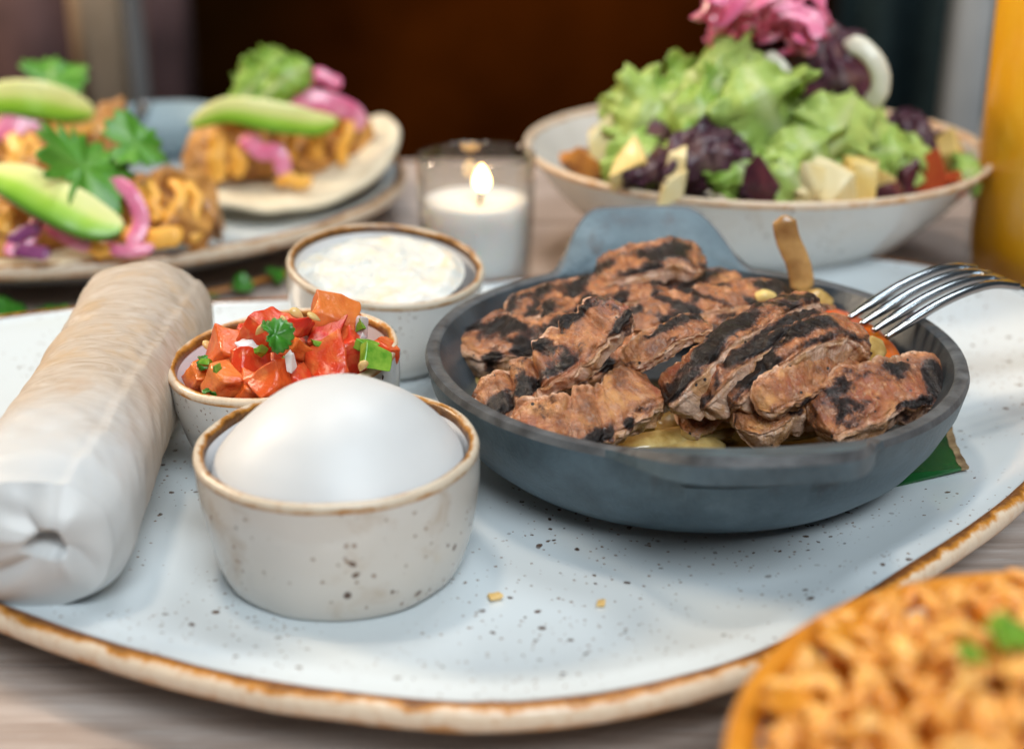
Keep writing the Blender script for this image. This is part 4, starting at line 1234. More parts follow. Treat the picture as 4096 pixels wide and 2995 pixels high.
for i in range(1300):
    r = 0.0615 * math.sqrt(r6.random()); t = r6.uniform(0, 6.28)
    mt = np.array(Matrix.Rotation(r6.uniform(0, 6.28), 3, 'Z') @ Matrix.Rotation(r6.uniform(-1.3, 1.3), 3, 'Y'))
    b0 = len(AV)
    AV.extend((gv * r6.uniform(0.55, 0.85)) @ mt.T + np.array([RB[0] + r * math.cos(t), RB[1] + r * math.sin(t), heap(r) + r6.uniform(-0.0020, 0.0038)]))
    AF.extend(tuple(q + b0 for q in f) for f in gf)
o = obj('rice', AV, AF, M['rice']); tag(o, 'plump orange rice grains heaped in the front bowl', 'rice'); o['kind'] = 'stuff'
for p, s, lb in (((0.0781, 0.1903, 0.0690), 0.9, 'green onion bit on top of the orange rice'), ((0.0701, 0.1852, 0.0690), 0.5, 'small pale green onion scrap in the orange rice')):
    o = place('green_onion_bit', CHI, p, (0.3, 0.5, 0.2), scale=s); tag(o, lb, 'onion', 'green onion bits in the rice')
for p, lb, sz in (((0.0618, 0.2152, 0.0530), 'long red pepper piece inside the rim of the rice bowl', 1.0), ((0.0454, 0.1941, 0.0545), 'red pepper scrap among the rice near the bowl rim', 0.6)):
    me = chunk_mesh('pepper_piece', (0.022 * sz, 0.008 * sz, 0.003 * sz), M['orange_rim'], 60, sub=2, rough=0.3)
    o = place('pepper_piece', me, p, (0.2, 0.2, 0.8)); tag(o, lb, 'pepper', 'red pepper pieces in the rice bowl')

# ------------------------------------------------------------------ tacos
def tortilla(centre, rad_, tilt, curl, az, label, seed=0):
    """thin floppy disc, bent up along az, then tilted"""
    V = []
    n_, k_ = 72, 18
    ca, sa = math.cos(az), math.sin(az)
    for i in range(k_):
        f = i / (k_ - 1)
        for j in range(n_):
            t = 2 * math.pi * j / n_
            r = rad_ * f * (1 + 0.03 * noise.noise((math.cos(t) * 1.5 + seed, math.sin(t) * 1.5, 0)))
            x, y_ = r * math.cos(t), r * math.sin(t)
            a_ = x * ca + y_ * sa
            z = curl * (a_ / rad_) ** 2 * rad_ + 0.0022 * fbm((x + seed, y_, 0), 28, 2) * f + 0.004 * f ** 3 * noise.noise((math.cos(t) * 2 + seed, math.sin(t) * 2, 5))
            V.append((x, y_, z))
    Mx = Matrix.Translation(centre) @ Matrix.Rotation(tilt[0], 4, 'X') @ Matrix.Rotation(tilt[1], 4, 'Y')
    o = obj('tortilla', [tuple(Mx @ Vector(v)) for v in V], grid_faces(k_, n_), M['corn'], merge=1e-7)
    md = o.modifiers.new('thickness', 'SOLIDIFY'); md.thickness = 0.0024; md.offset = 0
    return tag(o, label, 'tortilla', 'open taco tortillas')

tortilla((-0.103, 0.655, 0.0245), 0.053, (R(5), R(-11)), 0.22, 0.45, 'pale tortilla with a raised edge on the candle side of the taco plate', 2)
tortilla((-0.190, 0.573, 0.0215), 0.056, (R(1), R(-2)), 0.10, 0.0, 'tortilla lying on the taco plate rim behind the rolled tortilla', 5)
tortilla((-0.245, 0.690, 0.0225), 0.054, (R(2), R(2)), 0.14, 0.2, 'tortilla at the far side of the taco plate', 8)

CH = [chunk_mesh('chicken_chunk', s, M['chicken'], 200 + i, jag=0.26, rough=0.22) for i, s in enumerate([(0.017, 0.014, 0.013), (0.014, 0.013, 0.012), (0.020, 0.013, 0.012), (0.013, 0.012, 0.014)])]
r7 = random.Random(21)
def chunks(spots, label, group):
    for i, (p, s) in enumerate(spots):
        o = place('chicken_chunk', CH[i % 4], p, rrot(r7), scale=s)
        tag(o, label, 'chicken', group)
chunks([((-0.1435, 0.6400, 0.0311), 1.1), ((-0.1306, 0.6400, 0.0364), 1.0), ((-0.1191, 0.6450, 0.0341), 1.1), ((-0.1073, 0.6500, 0.0339), 1.0), ((-0.0946, 0.6500, 0.0350), 1.1), ((-0.0826, 0.6550, 0.0349), 1.0), ((-0.0754, 0.6600, 0.0413), 1.0),
        ((-0.1394, 0.6550, 0.0403), 1.1), ((-0.1212, 0.6600, 0.0413), 1.1), ((-0.1027, 0.6650, 0.0412), 1.1), ((-0.0861, 0.6700, 0.0423), 1.1), ((-0.1139, 0.6700, 0.0455), 1.1)],
       'sauced chicken chunk heaped on the candle side taco', 'chicken chunks on the candle side taco')
chunks([((-0.1434, 0.5450, 0.0365), 1.0), ((-0.1334, 0.5480, 0.0357), 1.1), ((-0.1241, 0.5550, 0.0337), 1.0), ((-0.1520, 0.5600, 0.0417), 1.1), ((-0.1403, 0.5650, 0.0413), 1.1), ((-0.1305, 0.5700, 0.0381), 1.0), ((-0.1594, 0.5500, 0.0332), 1.0), ((-0.1721, 0.5500, 0.0332), 1.1),
        ((-0.1854, 0.5450, 0.0309), 1.1), ((-0.1972, 0.5500, 0.0351), 1.1), ((-0.2000, 0.5400, 0.0305), 1.0), ((-0.1987, 0.5700, 0.0448), 1.1), ((-0.1840, 0.5700, 0.0429), 1.1), ((-0.1692, 0.5700, 0.0429), 1.2), ((-0.1266, 0.5400, 0.0324), 0.9)],
       'browned chicken chunk on the taco nearest the rolled tortilla', 'chicken chunks on the near taco')
chunks([((-0.2297, 0.6400, 0.0395), 1.2), ((-0.2202, 0.6500, 0.0414), 1.2), ((-0.2105, 0.6600, 0.0413), 1.2), ((-0.1991, 0.6650, 0.0412), 1.2), ((-0.1919, 0.6700, 0.0412), 1.1), ((-0.2347, 0.6700, 0.0433), 1.2), ((-0.2210, 0.6750, 0.0444), 1.2), ((-0.2292, 0.6250, 0.0369), 1.1), ((-0.2153, 0.6200, 0.0381), 1.1)],
       'browned chicken chunk on the far taco', 'chicken chunks on the far taco')

def strip(name, pts, a, b, material, label, cat, group, up=(0, -0.4, 0.9), n_=30, m_=12, seed=0):
    tp_ = lambda u: (min(1, u / 0.15 + 0.3)) * (min(1, (1 - u) / 0.15 + 0.3))
    V, F, _, lo = sweep(pts, n_, m_, lambda u: a * tp_(u), lambda u: b * tp_(u), up=up, ex=2.4, disp=lambda p, u, ph, x, y, s: 0.0003 * noise.noise((p[0] * 200 + seed, p[1] * 200, p[2] * 200)))
    o = obj(name, V, F, material, attrs={'across': ('FLOAT', [(l[1] + 1) / 2 for l in lo])})
    return tag(o, label, cat, group)

def drip(spots, label, group):
    for i, q in enumerate(spots):
        strip('sauce_drizzle', [np.array(v) + np.array([r7.uniform(-.0015, .0015), 0, r7.uniform(-.001, .001)]) for v in spline(q, 6)], r7.uniform(0.0022, 0.0042), 0.0018, M['orange_sauce'], label, 'sauce', group, up=(0, -0.9, 0.4), seed=i)
drip([[(-0.1348, 0.6350, 0.0490), (-0.1330, 0.6300, 0.0388), (-0.1327, 0.6280, 0.0278)], [(-0.1249, 0.6340, 0.0430), (-0.1234, 0.6320, 0.0352), (-0.1255, 0.6320, 0.0289)], [(-0.1009, 0.6400, 0.0479), (-0.1010, 0.6380, 0.0410), (-0.1021, 0.6380, 0.0358)],
      [(-0.0884, 0.6400, 0.0489), (-0.0885, 0.6380, 0.0421), (-0.0896, 0.6400, 0.0353)], [(-0.0746, 0.6480, 0.0545), (-0.0755, 0.6420, 0.0432), (-0.0769, 0.6400, 0.0311)], [(-0.1043, 0.6220, 0.0314), (-0.0970, 0.6200, 0.0299), (-0.0888, 0.6180, 0.0279)]],
     'drip of orange sauce running down the candle side taco', 'sauce drips on the candle side taco')
drip([[(-0.1422, 0.5450, 0.0494), (-0.1385, 0.5380, 0.0431), (-0.1403, 0.5350, 0.0357)], [(-0.1344, 0.5500, 0.0490), (-0.1292, 0.5400, 0.0434), (-0.1323, 0.5350, 0.0357), (-0.1282, 0.5300, 0.0299)], [(-0.1278, 0.5520, 0.0475), (-0.1244, 0.5430, 0.0408), (-0.1250, 0.5370, 0.0333)],
      [(-0.1509, 0.5300, 0.0317), (-0.1400, 0.5280, 0.0305), (-0.1276, 0.5280, 0.0323)], [(-0.1641, 0.5200, 0.0302), (-0.1572, 0.5200, 0.0293), (-0.1485, 0.5200, 0.0302)], [(-0.1991, 0.5400, 0.0434), (-0.1970, 0.5350, 0.0375), (-0.1976, 0.5320, 0.0311)], [(-0.2002, 0.5550, 0.0523), (-0.1932, 0.5550, 0.0505), (-0.1911, 0.5520, 0.0457)],
      [(-0.1484, 0.5480, 0.0477), (-0.1453, 0.5400, 0.0416), (-0.1466, 0.5350, 0.0339)], [(-0.1232, 0.5430, 0.0371), (-0.1221, 0.5400, 0.0324), (-0.1267, 0.5350, 0.0293)]],
     'orange sauce ribbon over the taco nearest the rolled tortilla', 'sauce ribbons on the near taco')
drip([[(-0.2235, 0.6250, 0.0492), (-0.2169, 0.6150, 0.0444), (-0.2220, 0.6100, 0.0386)], [(-0.2105, 0.6350, 0.0490), (-0.2017, 0.6400, 0.0489), (-0.1907, 0.6450, 0.0489)], [(-0.2134, 0.6250, 0.0492), (-0.2111, 0.6180, 0.0427), (-0.2118, 0.6120, 0.0381)]],
     'orange sauce ribbon over the far taco', 'sauce ribbons on the far taco')

OG = 'pickled onion slices on the tacos'
onions = [([(-0.1084, 0.6500, 0.0665), (-0.0979, 0.6400, 0.0633), (-0.0837, 0.6400, 0.0613), (-0.0726, 0.6450, 0.0551), (-0.0705, 0.6450, 0.0468)], 0.0062, 'broad pink pickled onion petal on the candle side taco'),
          ([(-0.0979, 0.6550, 0.0635), (-0.0892, 0.6550, 0.0707), (-0.0821, 0.6550, 0.0672), (-0.0779, 0.6550, 0.0676)], 0.0042, 'curling pink onion tip above the broad onion petal'),
          ([(-0.1187, 0.6300, 0.0481), (-0.1122, 0.6250, 0.0420), (-0.1038, 0.6230, 0.0415), (-0.1014, 0.6200, 0.0309)], 0.0050, 'pink onion slice hanging below the avocado on the candle side taco'),
          ([(-0.1222, 0.6320, 0.0466), (-0.1154, 0.6270, 0.0436), (-0.1070, 0.6230, 0.0394)], 0.0040, 'short pink onion piece tucked under the long avocado slice'),
          ([(-0.1543, 0.5350, 0.0529), (-0.1457, 0.5300, 0.0479), (-0.1419, 0.5260, 0.0383), (-0.1460, 0.5200, 0.0297)], 0.0042, 'arched pink onion slice beside the toothed herb leaf'),
          ([(-0.1809, 0.5280, 0.0395), (-0.1852, 0.5220, 0.0323), (-0.1923, 0.5160, 0.0288)], 0.0040, 'purple onion slice slanting below the near avocado'),
          ([(-0.1788, 0.5260, 0.0374), (-0.1672, 0.5200, 0.0329), (-0.1600, 0.5180, 0.0308)], 0.0036, 'red onion sliver under the near avocado slice'),
          ([(-0.1994, 0.5400, 0.0480), (-0.1936, 0.5380, 0.0467), (-0.1905, 0.5350, 0.0430)], 0.0045, 'pink onion stub at the edge of the near taco'),
          ([(-0.1574, 0.5210, 0.0308), (-0.1464, 0.5180, 0.0290), (-0.1364, 0.5200, 0.0302)], 0.0030, 'dark purple onion sliver at the front of the near taco'),
          ([(-0.2278, 0.6250, 0.0472), (-0.2204, 0.6300, 0.0542), (-0.2097, 0.6350, 0.0548)], 0.0080, 'wide magenta onion slice on the far taco'),
          ([(-0.2085, 0.6200, 0.0442), (-0.2042, 0.6180, 0.0417), (-0.2016, 0.6150, 0.0394)], 0.0035, 'small pink onion end on the far taco')]
for i, (q, a_, lb) in enumerate(onions):
    strip('pickled_onion', q, a_ * 0.78, 0.0008, M['pink_onion'], lb, 'onion', OG, up=(0, -0.85, 0.4), seed=i)
for q, lb in (([(-0.1890, 0.5170, 0.0302), (-0.1819, 0.5160, 0.0297), (-0.1748, 0.5150, 0.0287)], 'dark purple cabbage shred at the front of the near taco'), ([(-0.1923, 0.5200, 0.0320), (-0.1847, 0.5220, 0.0359), (-0.1793, 0.5220, 0.0377)], 'pale purple cabbage shred crossing the near taco')):
    strip('cabbage_shred', q, 0.0028, 0.0010, M['cabbage'], lb, 'cabbage', 'cabbage shreds on the near taco', up=(0, -0.7, 0.6))

def avocado_slice(pts, width, thick, ups, label, seed=0):
    prof_ = lambda u: width * (0.12 + 0.88 * math.sin(math.pi * min(1, max(0, u))) ** 0.55)
    V, F, _, lo = sweep(pts, 60, 28, prof_, lambda u: thick * 0.75 * (0.3 + 0.7 * math.sin(math.pi * u) ** 0.5), ups=ups, ex=5.0, disp=lambda p, u, ph, x, y, s: 0.0005 * noise.noise((p[0] * 120 + seed, p[1] * 120, p[2] * 120)))
    o = obj('avocado_slice', V, F, M['avocado'], attrs={'across': ('FLOAT', [(l[1] + 1) / 2 for l in lo])})
    return tag(o, label, 'avocado', 'avocado slices on the tacos')
avocado_slice([(-0.1432, 0.6280, 0.0536), (-0.1260, 0.6250, 0.0603), (-0.1061, 0.6250, 0.0577), (-0.0889, 0.6300, 0.0538), (-0.0784, 0.6350, 0.0531)], 0.0068, 0.0035, [(0, -0.95, 0.25)] * 2, 'long avocado slice across the candle side taco')
avocado_slice([(-0.2019, 0.5300, 0.0559), (-0.1868, 0.5250, 0.0537), (-0.1707, 0.5200, 0.0471), (-0.1569, 0.5170, 0.0409), (-0.1463, 0.5160, 0.0386)], 0.0092, 0.0040, [(0.3, -0.75, 0.6)] * 2, 'thick avocado wedge on the taco nearest the rolled tortilla', 3)
avocado_slice([(-0.2496, 0.6400, 0.0592), (-0.2289, 0.6350, 0.0637), (-0.2127, 0.6350, 0.0633), (-0.2005, 0.6400, 0.0592), (-0.1904, 0.6450, 0.0551)], 0.0085, 0.0040, [(0, -0.95, 0.3)] * 2, 'pale avocado slice on the far taco', 6)

def garnish(size, loc, rot, label, seed, **kw):
    return put_leaf('cilantro_leaf', size, loc, rot, label, 'cilantro', 'cilantro leaves on the tacos', M['cilantro'], seed=seed, rings=8, n=90, **kw)
garnish(0.0225, (-0.1634, 0.5320, 0.0581), (R(50), R(-14), R(75)), 'toothed green cilantro leaf over the near avocado wedge', 5, lobes=3, jag=0.30, cup=0.22)
garnish(0.0150, (-0.1474, 0.5500, 0.0630), (R(40), R(15), R(40)), 'brighter cilantro leaflet beside the toothed leaf', 6, lobes=3, jag=0.2, cup=0.2)
garnish(0.0170, (-0.2110, 0.6550, 0.0687), (R(35), R(-5), R(20)), 'cilantro leaf lying on the pale avocado of the far taco', 7, lobes=3, jag=0.2, cup=0.15)

# ------------------------------------------------------------------ lettuce type leaves
def frill_leaf(name, pts, width, up, material, label, cat, group, seed=0, ruffle=0.22, rib=True):
    nu, nv = 64, 25
    C = spline(pts, nu)
    T = np.gradient(C, axis=0); T /= np.linalg.norm(T, axis=1)[:, None]
    V, A = [], []
    for i in range(nu):
        u = i / (nu - 1)
        S = np.cross(T[i], np.array(up, float)); S /= np.linalg.norm(S) + 1e-9
        U_ = np.cross(S, T[i])
        w = width / 2 * (0.16 + 0.84 * math.sin(math.pi * min(1, u * 0.80 + 0.06)) ** 0.8) * (1 + 0.12 * noise.noise((u * 9 + seed, 1, 1)))
        if u > 0.88:
            w *= math.sqrt(max(0.02, 1 - ((u - 0.88) / 0.12) ** 2))
        for j in range(nv):
            v = 2 * j / (nv - 1) - 1
            e = abs(v) ** 1.6
            rf = ruffle * width * (e * noise.noise((u * 7 + seed, v * 1.4, seed)) + e * abs(v) ** 2 * 1.1 * noise.noise((u * 21 + seed, v * 1.5, seed + 4)))
            wob_ = 1 + 0.22 * e * noise.noise((u * 30 + seed, v, 7))
            p = C[i] + S * v * w * wob_ + U_ * (rf - 0.20 * width * v * v + 0.05 * width * noise.noise((u * 5, v * 3, seed + 9)))
            V.append(p); A.append(abs(v) + 0.25 * u)
    o = obj(name, V, grid_faces(nu, nv, close_cols=False), material, attrs={'across': ('FLOAT', A)})
    md = o.modifiers.new('thickness', 'SOLIDIFY'); md.thickness = 0.0006
    return tag(o, label, cat, group)
frill_leaf('herb_sprig', [(-0.1269, 0.6400, 0.0572), (-0.1149, 0.6400, 0.0684), (-0.1015, 0.6450, 0.0827)], 0.026, (0, -0.9, 0.3), M['lettuce'], 'frilly light green leaf standing on the candle side taco', 'herb', None, seed=31, ruffle=0.34)
frill_leaf('herb_sprig', [(-0.1158, 0.6360, 0.0601), (-0.1029, 0.6360, 0.0712), (-0.0899, 0.6400, 0.0785)], 0.018, (0, -0.9, 0.3), M['lettuce'], 'narrow green leaf leaning on the frilly one', 'herb', None, seed=37, ruffle=0.34)

# ------------------------------------------------------------------ salad
SB = (0.102, 0.592)
sb = thing('salad_bowl', (SB[0], SB[1], 0.0), 'wide brown rimmed bowl of mixed leaf salad behind the skillet', 'bowl')
V, F, _ = lathe(profile_smooth([(0.0005, 0.004), (0.040, 0.004), (0.043, 0.0), (0.047, 0.003), (0.060, 0.014), (0.082, 0.034), (0.0962, 0.0515)], 30), 128); obj('body', V, F, M['cup'], sb)
V, F, ac = lathe([(0.0962, 0.0515), (0.0972, 0.0530), (0.0968, 0.0541), (0.0955, 0.0543), (0.0945, 0.0533), (0.0938, 0.0520)], 128); obj('rim', V, F, M['rim'], sb, attrs={'across': ('FLOAT', [0.35 + 0.65 * (1 - a) for a in ac])})
V, F, _ = lathe(profile_smooth([(0.0938, 0.0520), (0.080, 0.036), (0.058, 0.018), (0.030, 0.0095), (0.0005, 0.009)], 24), 128); obj('inside', V, F, M['beige_bowl'], sb)

GL = 'green lettuce leaves in the salad bowl'
greens = [
    ([(0.0916, 0.5650, 0.0554), (0.0686, 0.5500, 0.0787), (0.0509, 0.5600, 0.0811)], 0.046, 'broad ruffled green leaf arching toward the candle'),
    ([(0.1006, 0.5550, 0.0596), (0.0802, 0.5350, 0.0868), (0.0657, 0.5450, 0.0918)], 0.050, 'large bright green leaf below the pink onions'),
    ([(0.1068, 0.5400, 0.0614), (0.0935, 0.5220, 0.0844), (0.0863, 0.5350, 0.0970)], 0.042, 'pale ribbed lettuce heart leaf in the middle of the salad'),
    ([(0.1075, 0.5450, 0.0638), (0.0972, 0.5350, 0.0868), (0.0965, 0.5450, 0.0969)], 0.036, 'upright pale leaf beside the lettuce heart'),
    ([(0.0699, 0.5550, 0.0651), (0.0547, 0.5500, 0.0751), (0.0472, 0.5500, 0.0608)], 0.040, 'drooping green leaf at the candle side of the salad'),
    ([(0.0890, 0.5120, 0.0528), (0.0843, 0.5080, 0.0641), (0.0824, 0.5200, 0.0696)], 0.026, 'small green leaf standing at the near salad rim'),
    ([(0.1149, 0.5250, 0.0546), (0.1206, 0.5200, 0.0747), (0.1333, 0.5500, 0.0831)], 0.034, 'long green leaf rising on the beer side of the salad'),
    ([(0.1351, 0.5450, 0.0512), (0.1359, 0.5400, 0.0685), (0.1441, 0.5600, 0.0775)], 0.040, 'wide soft green leaf beneath the white curl'),
    ([(0.1105, 0.5100, 0.0516), (0.1004, 0.5050, 0.0631), (0.0951, 0.5150, 0.0691)], 0.022, 'narrow green leaf lying toward the near salad rim'),
    ([(0.1226, 0.5200, 0.0524), (0.1094, 0.5120, 0.0698), (0.1063, 0.5250, 0.0770)], 0.030, 'lime green folded leaf in the salad centre'),
    ([(0.0566, 0.5250, 0.0546), (0.0495, 0.5250, 0.0633), (0.0453, 0.5400, 0.0702)], 0.030, 'green leaf beside the yellow cubes on the candle side'),
    ([(0.0802, 0.5400, 0.0685), (0.0724, 0.5250, 0.0804), (0.0594, 0.5300, 0.0810)], 0.040, 'crinkled mid green leaf under the large bright leaf'),
    ([(0.1526, 0.5500, 0.0481), (0.1590, 0.5500, 0.0554), (0.1688, 0.5600, 0.0566)], 0.022, 'little green leaf near the red tomato pieces'),
    ([(0.1762, 0.5450, 0.0494), (0.1793, 0.5450, 0.0530), (0.1852, 0.5500, 0.0536)], 0.018, 'leaf tip at the beer side rim of the salad bowl'),
]
for i, (q, w, lb) in enumerate(greens):
    frill_leaf('lettuce_leaf', q, w, (0.05, -0.85, 0.45), M['lettuce'], lb, 'lettuce', GL, seed=i * 3.7 + 1, ruffle=0.32)
PL = 'purple lettuce leaves in the salad bowl'
purples = [
    ([(0.0758, 0.5150, 0.0554), (0.0692, 0.5080, 0.0691), (0.0620, 0.5200, 0.0747)], 0.034, 'purple leaf at the near side below the large green leaf'),
    ([(0.0719, 0.5120, 0.0579), (0.0758, 0.5080, 0.0691), (0.0787, 0.5200, 0.0764)], 0.026, 'dark purple leaf fold near the salad rim'),
    ([(0.1151, 0.5900, 0.0705), (0.1246, 0.5800, 0.0909), (0.1432, 0.5900, 0.0929)], 0.040, 'purple leaf rising behind the pink onions'),
    ([(0.1200, 0.5850, 0.0678), (0.1309, 0.5720, 0.0833), (0.1494, 0.5850, 0.0836)], 0.038, 'broad purple leaf inside the white curl'),
    ([(0.1108, 0.5750, 0.0680), (0.1107, 0.5650, 0.0810), (0.1072, 0.5750, 0.0918)], 0.034, 'upright purple leaf behind the lettuce heart'),
    ([(0.1222, 0.5900, 0.0761), (0.1299, 0.5900, 0.0965), (0.1322, 0.5950, 0.1031)], 0.026, 'tall purple leaf tip beside the pink onions'),
    ([(0.0539, 0.5150, 0.0572), (0.0509, 0.5120, 0.0631), (0.0490, 0.5200, 0.0654)], 0.020, 'small purple leaf among the yellow cubes'),
    ([(0.0950, 0.5080, 0.0530), (0.0926, 0.5060, 0.0587), (0.0918, 0.5120, 0.0605)], 0.018, 'little dark purple leaf on the near salad rim'),
    ([(0.1631, 0.6000, 0.0490), (0.1637, 0.5950, 0.0599), (0.1606, 0.6000, 0.0646)], 0.026, 'purple leaf at the beer side of the salad'),
    ([(0.1662, 0.5900, 0.0513), (0.1707, 0.5880, 0.0576), (0.1742, 0.5950, 0.0599)], 0.022, 'dusky purple leaf scrap above the brown cube'),
    ([(0.0927, 0.5700, 0.0800), (0.1017, 0.5650, 0.0952), (0.1169, 0.5700, 0.0944)], 0.034, 'purple leaf directly under the pink onions'),
]
for i, (q, w, lb) in enumerate(purples):
    frill_leaf('purple_leaf', q, w, (0.05, -0.85, 0.45), M['red_lettuce'], lb, 'lettuce', PL, seed=i * 2.9 + 60, ruffle=0.3)
r8 = random.Random(33)
for i in range(22):
    a_ = r8.uniform(0, 6.28); rr_ = 0.058 * math.sqrt(r8.random())
    zz = 0.050 + 0.045 * (1 - rr_ / 0.062)
    b0 = np.array([SB[0] + 0.004 + rr_ * math.cos(a_), SB[1] - 0.012 + rr_ * math.sin(a_), zz])
    d0 = np.array([math.cos(a_) * 0.8 + r8.uniform(-0.6, 0.6), math.sin(a_) * 0.8 - 0.3, r8.uniform(-0.2, 1.0)]) * 0.013
    frill_leaf('lettuce_leaf', [b0 - d0, b0 + np.array([0, -0.003, 0.004]), b0 + d0], r8.uniform(0.018, 0.030), (0.1 * math.cos(a_), -0.7, 0.6), M['lettuce'] if i % 4 else M['red_lettuce'],
               'small frilly green leaf tucked into the salad heap' if i % 4 else 'small frilly purple leaf tucked into the salad heap', 'lettuce', 'small green leaves in the salad heap' if i % 4 else 'small purple leaves in the salad heap', seed=i * 1.7 + 400, ruffle=0.34)
for i in range(12):
    a_ = r8.uniform(0, 6.28); rr_ = r8.uniform(0.01, 0.06)
    b0 = np.array([SB[0] + rr_ * math.cos(a_), SB[1] + rr_ * math.sin(a_), 0.030 + 0.02 * (1 - rr_ / 0.06)])
    d0 = np.array([math.cos(a_), math.sin(a_), 0.5]) * 0.016
    frill_leaf('lettuce_leaf', [b0 - d0, b0 + np.array([0, 0, 0.012]), b0 + d0], r8.uniform(0.028, 0.042), (0, -0.3, 1), M['lettuce'] if i % 3 else M['red_lettuce'],
               'green leaf bedded low in the salad bowl' if i % 3 else 'purple leaf bedded low in the salad bowl', 'lettuce', 'green bedding leaves' if i % 3 else 'purple bedding leaves', seed=i + 200)

PO = 'pink pickled onions on top of the salad'
for i in range(44):
    a_ = r8.uniform(0, 6.28)
    cx_ = r8.uniform(1565, 1770); cy_ = r8.uniform(0, 90)
    yy = r8.uniform(0.545, 0.585)
    zc = 0.191 - yy * math.tan(R(22.3) + math.atan((cy_ - 826) / 3137.5))
    xc = (cx_ - 1129.5) / 3137.5 * (yy * 0.925 + (0.191 - zc) * 0.379)
    rr_ = r8.uniform(0.008, 0.015)
    tilt_ = Matrix.Rotation(r8.uniform(-0.9, 0.9), 3, 'X') @ Matrix.Rotation(r8.uniform(-0.9, 0.9), 3, 'Y')
    sp_ = r8.uniform(2.2, 4.4)
    q = [np.array([xc, yy, zc]) + np.array(tilt_ @ Vector((rr_ * math.cos(a_ + sp_ * t), rr_ * 0.8 * math.sin(a_ + sp_ * t), 0.004 * t))) for t in np.linspace(0, 1, 6)]
    strip('pickled_onion', q, r8.uniform(0.0014, 0.0034), 0.0008, M['pink_onion'], 'curled pink pickled onion slice crowning the salad', 'onion', PO, up=(0.1, -0.5, 0.8), seed=i + 50)
strip('onion_curl', [(0.1290, 0.5600, 0.1005), (0.1355, 0.5550, 0.0990), (0.1413, 0.5520, 0.0923), (0.1425, 0.5520, 0.0835), (0.1386, 0.5550, 0.0759)], 0.0038, 0.0022, M['ivory'], 'thick white onion curl arching over the purple leaves', 'onion', None, up=(0, -0.9, 0.3), n_=50)
strip('onion_curl', [(0.0972, 0.5500, 0.0978), (0.1027, 0.5450, 0.0935), (0.1076, 0.5450, 0.0858)], 0.0026, 0.0016, M['ivory'], 'thin ivory stem leaning between green and purple leaves', 'onion', None, up=(0, -0.9, 0.3))

CUBE = {k_: chunk_mesh(n_, (0.0125, 0.0115, 0.010), M[m_], 300 + i, jag=0.28, sub=2) for i, (k_, n_, m_) in enumerate((('y', 'mango_cube', 'yellow_cube'), ('p', 'cheese_cube', 'pale_cube'), ('b', 'roasted_cube', 'brown_cube'), ('t', 'tomato_piece', 'tomato_bit'), ('d', 'dried_berry', 'cranberry')))}
bits = [('y', (0.0440, 0.5200, 0.0611), 1.1, 'tall yellow cube standing on the candle side of the salad'), ('p', (0.0363, 0.5600, 0.0607), 1.2, 'rounded cream cheese lump by the far salad wall'), ('b', (0.0308, 0.5550, 0.0527), 1.1, 'roasted orange brown cube touching the candle side rim'),
        ('b', (0.0254, 0.5650, 0.0521), 0.8, 'small dark roasted piece at the candle side rim'), ('p', (0.1173, 0.5100, 0.0593), 1.35, 'large pale yellow lump at the near rim of the salad'), ('p', (0.1105, 0.5080, 0.0564), 1.0, 'cream lump beside the large pale yellow one'), ('y', (0.1271, 0.5120, 0.0579), 1.2, 'yellow mango piece right of the pale lumps'),
        ('y', (0.1578, 0.5850, 0.0560), 1.2, 'bright yellow cube below the beer side purple leaf'), ('y', (0.1766, 0.5700, 0.0523), 1.4, 'wide golden mango piece near the beer side rim'), ('b', (0.1675, 0.5700, 0.0514), 1.1, 'orange roasted cube beside the golden mango'), ('t', (0.1402, 0.5450, 0.0575), 0.8, 'small round red tomato piece among the yellow cubes'),
        ('t', (0.1639, 0.5400, 0.0516), 1.2, 'large dark red tomato piece at the beer side'), ('t', (0.1696, 0.5350, 0.0505), 0.8, 'small red tomato piece against the near rim'), ('d', (0.0928, 0.5070, 0.0579), 0.9, 'dark dried berry at the near salad rim'), ('d', (0.0546, 0.5250, 0.0624), 0.8, 'dark berry between purple and yellow pieces'),
        ('d', (0.1493, 0.5350, 0.0529), 0.8, 'dark berry beside the large red tomato piece'), ('p', (0.0597, 0.5100, 0.0652), 0.7, 'white cheese sliver against the purple leaf'), ('p', (0.0582, 0.5080, 0.0564), 0.9, 'pale cheese crumb low on the near rim'), ('d', (0.1390, 0.5180, 0.0529), 0.7, 'black berry on the near rim under the mango'), ('y', (0.1377, 0.5200, 0.0541), 0.8, 'green tinged mango sliver at the near rim')]
for k_, p, s, lb in bits:
    o = place({'y': 'mango_cube', 'p': 'cheese_cube', 'b': 'roasted_cube', 't': 'tomato_piece', 'd': 'dried_berry'}[k_], CUBE[k_], p, rrot(r8), scale=s)
    tag(o, lb, {'y': 'mango', 'p': 'cheese', 'b': 'vegetable', 't': 'tomato', 'd': 'berry'}[k_], 'cut pieces scattered in the salad')

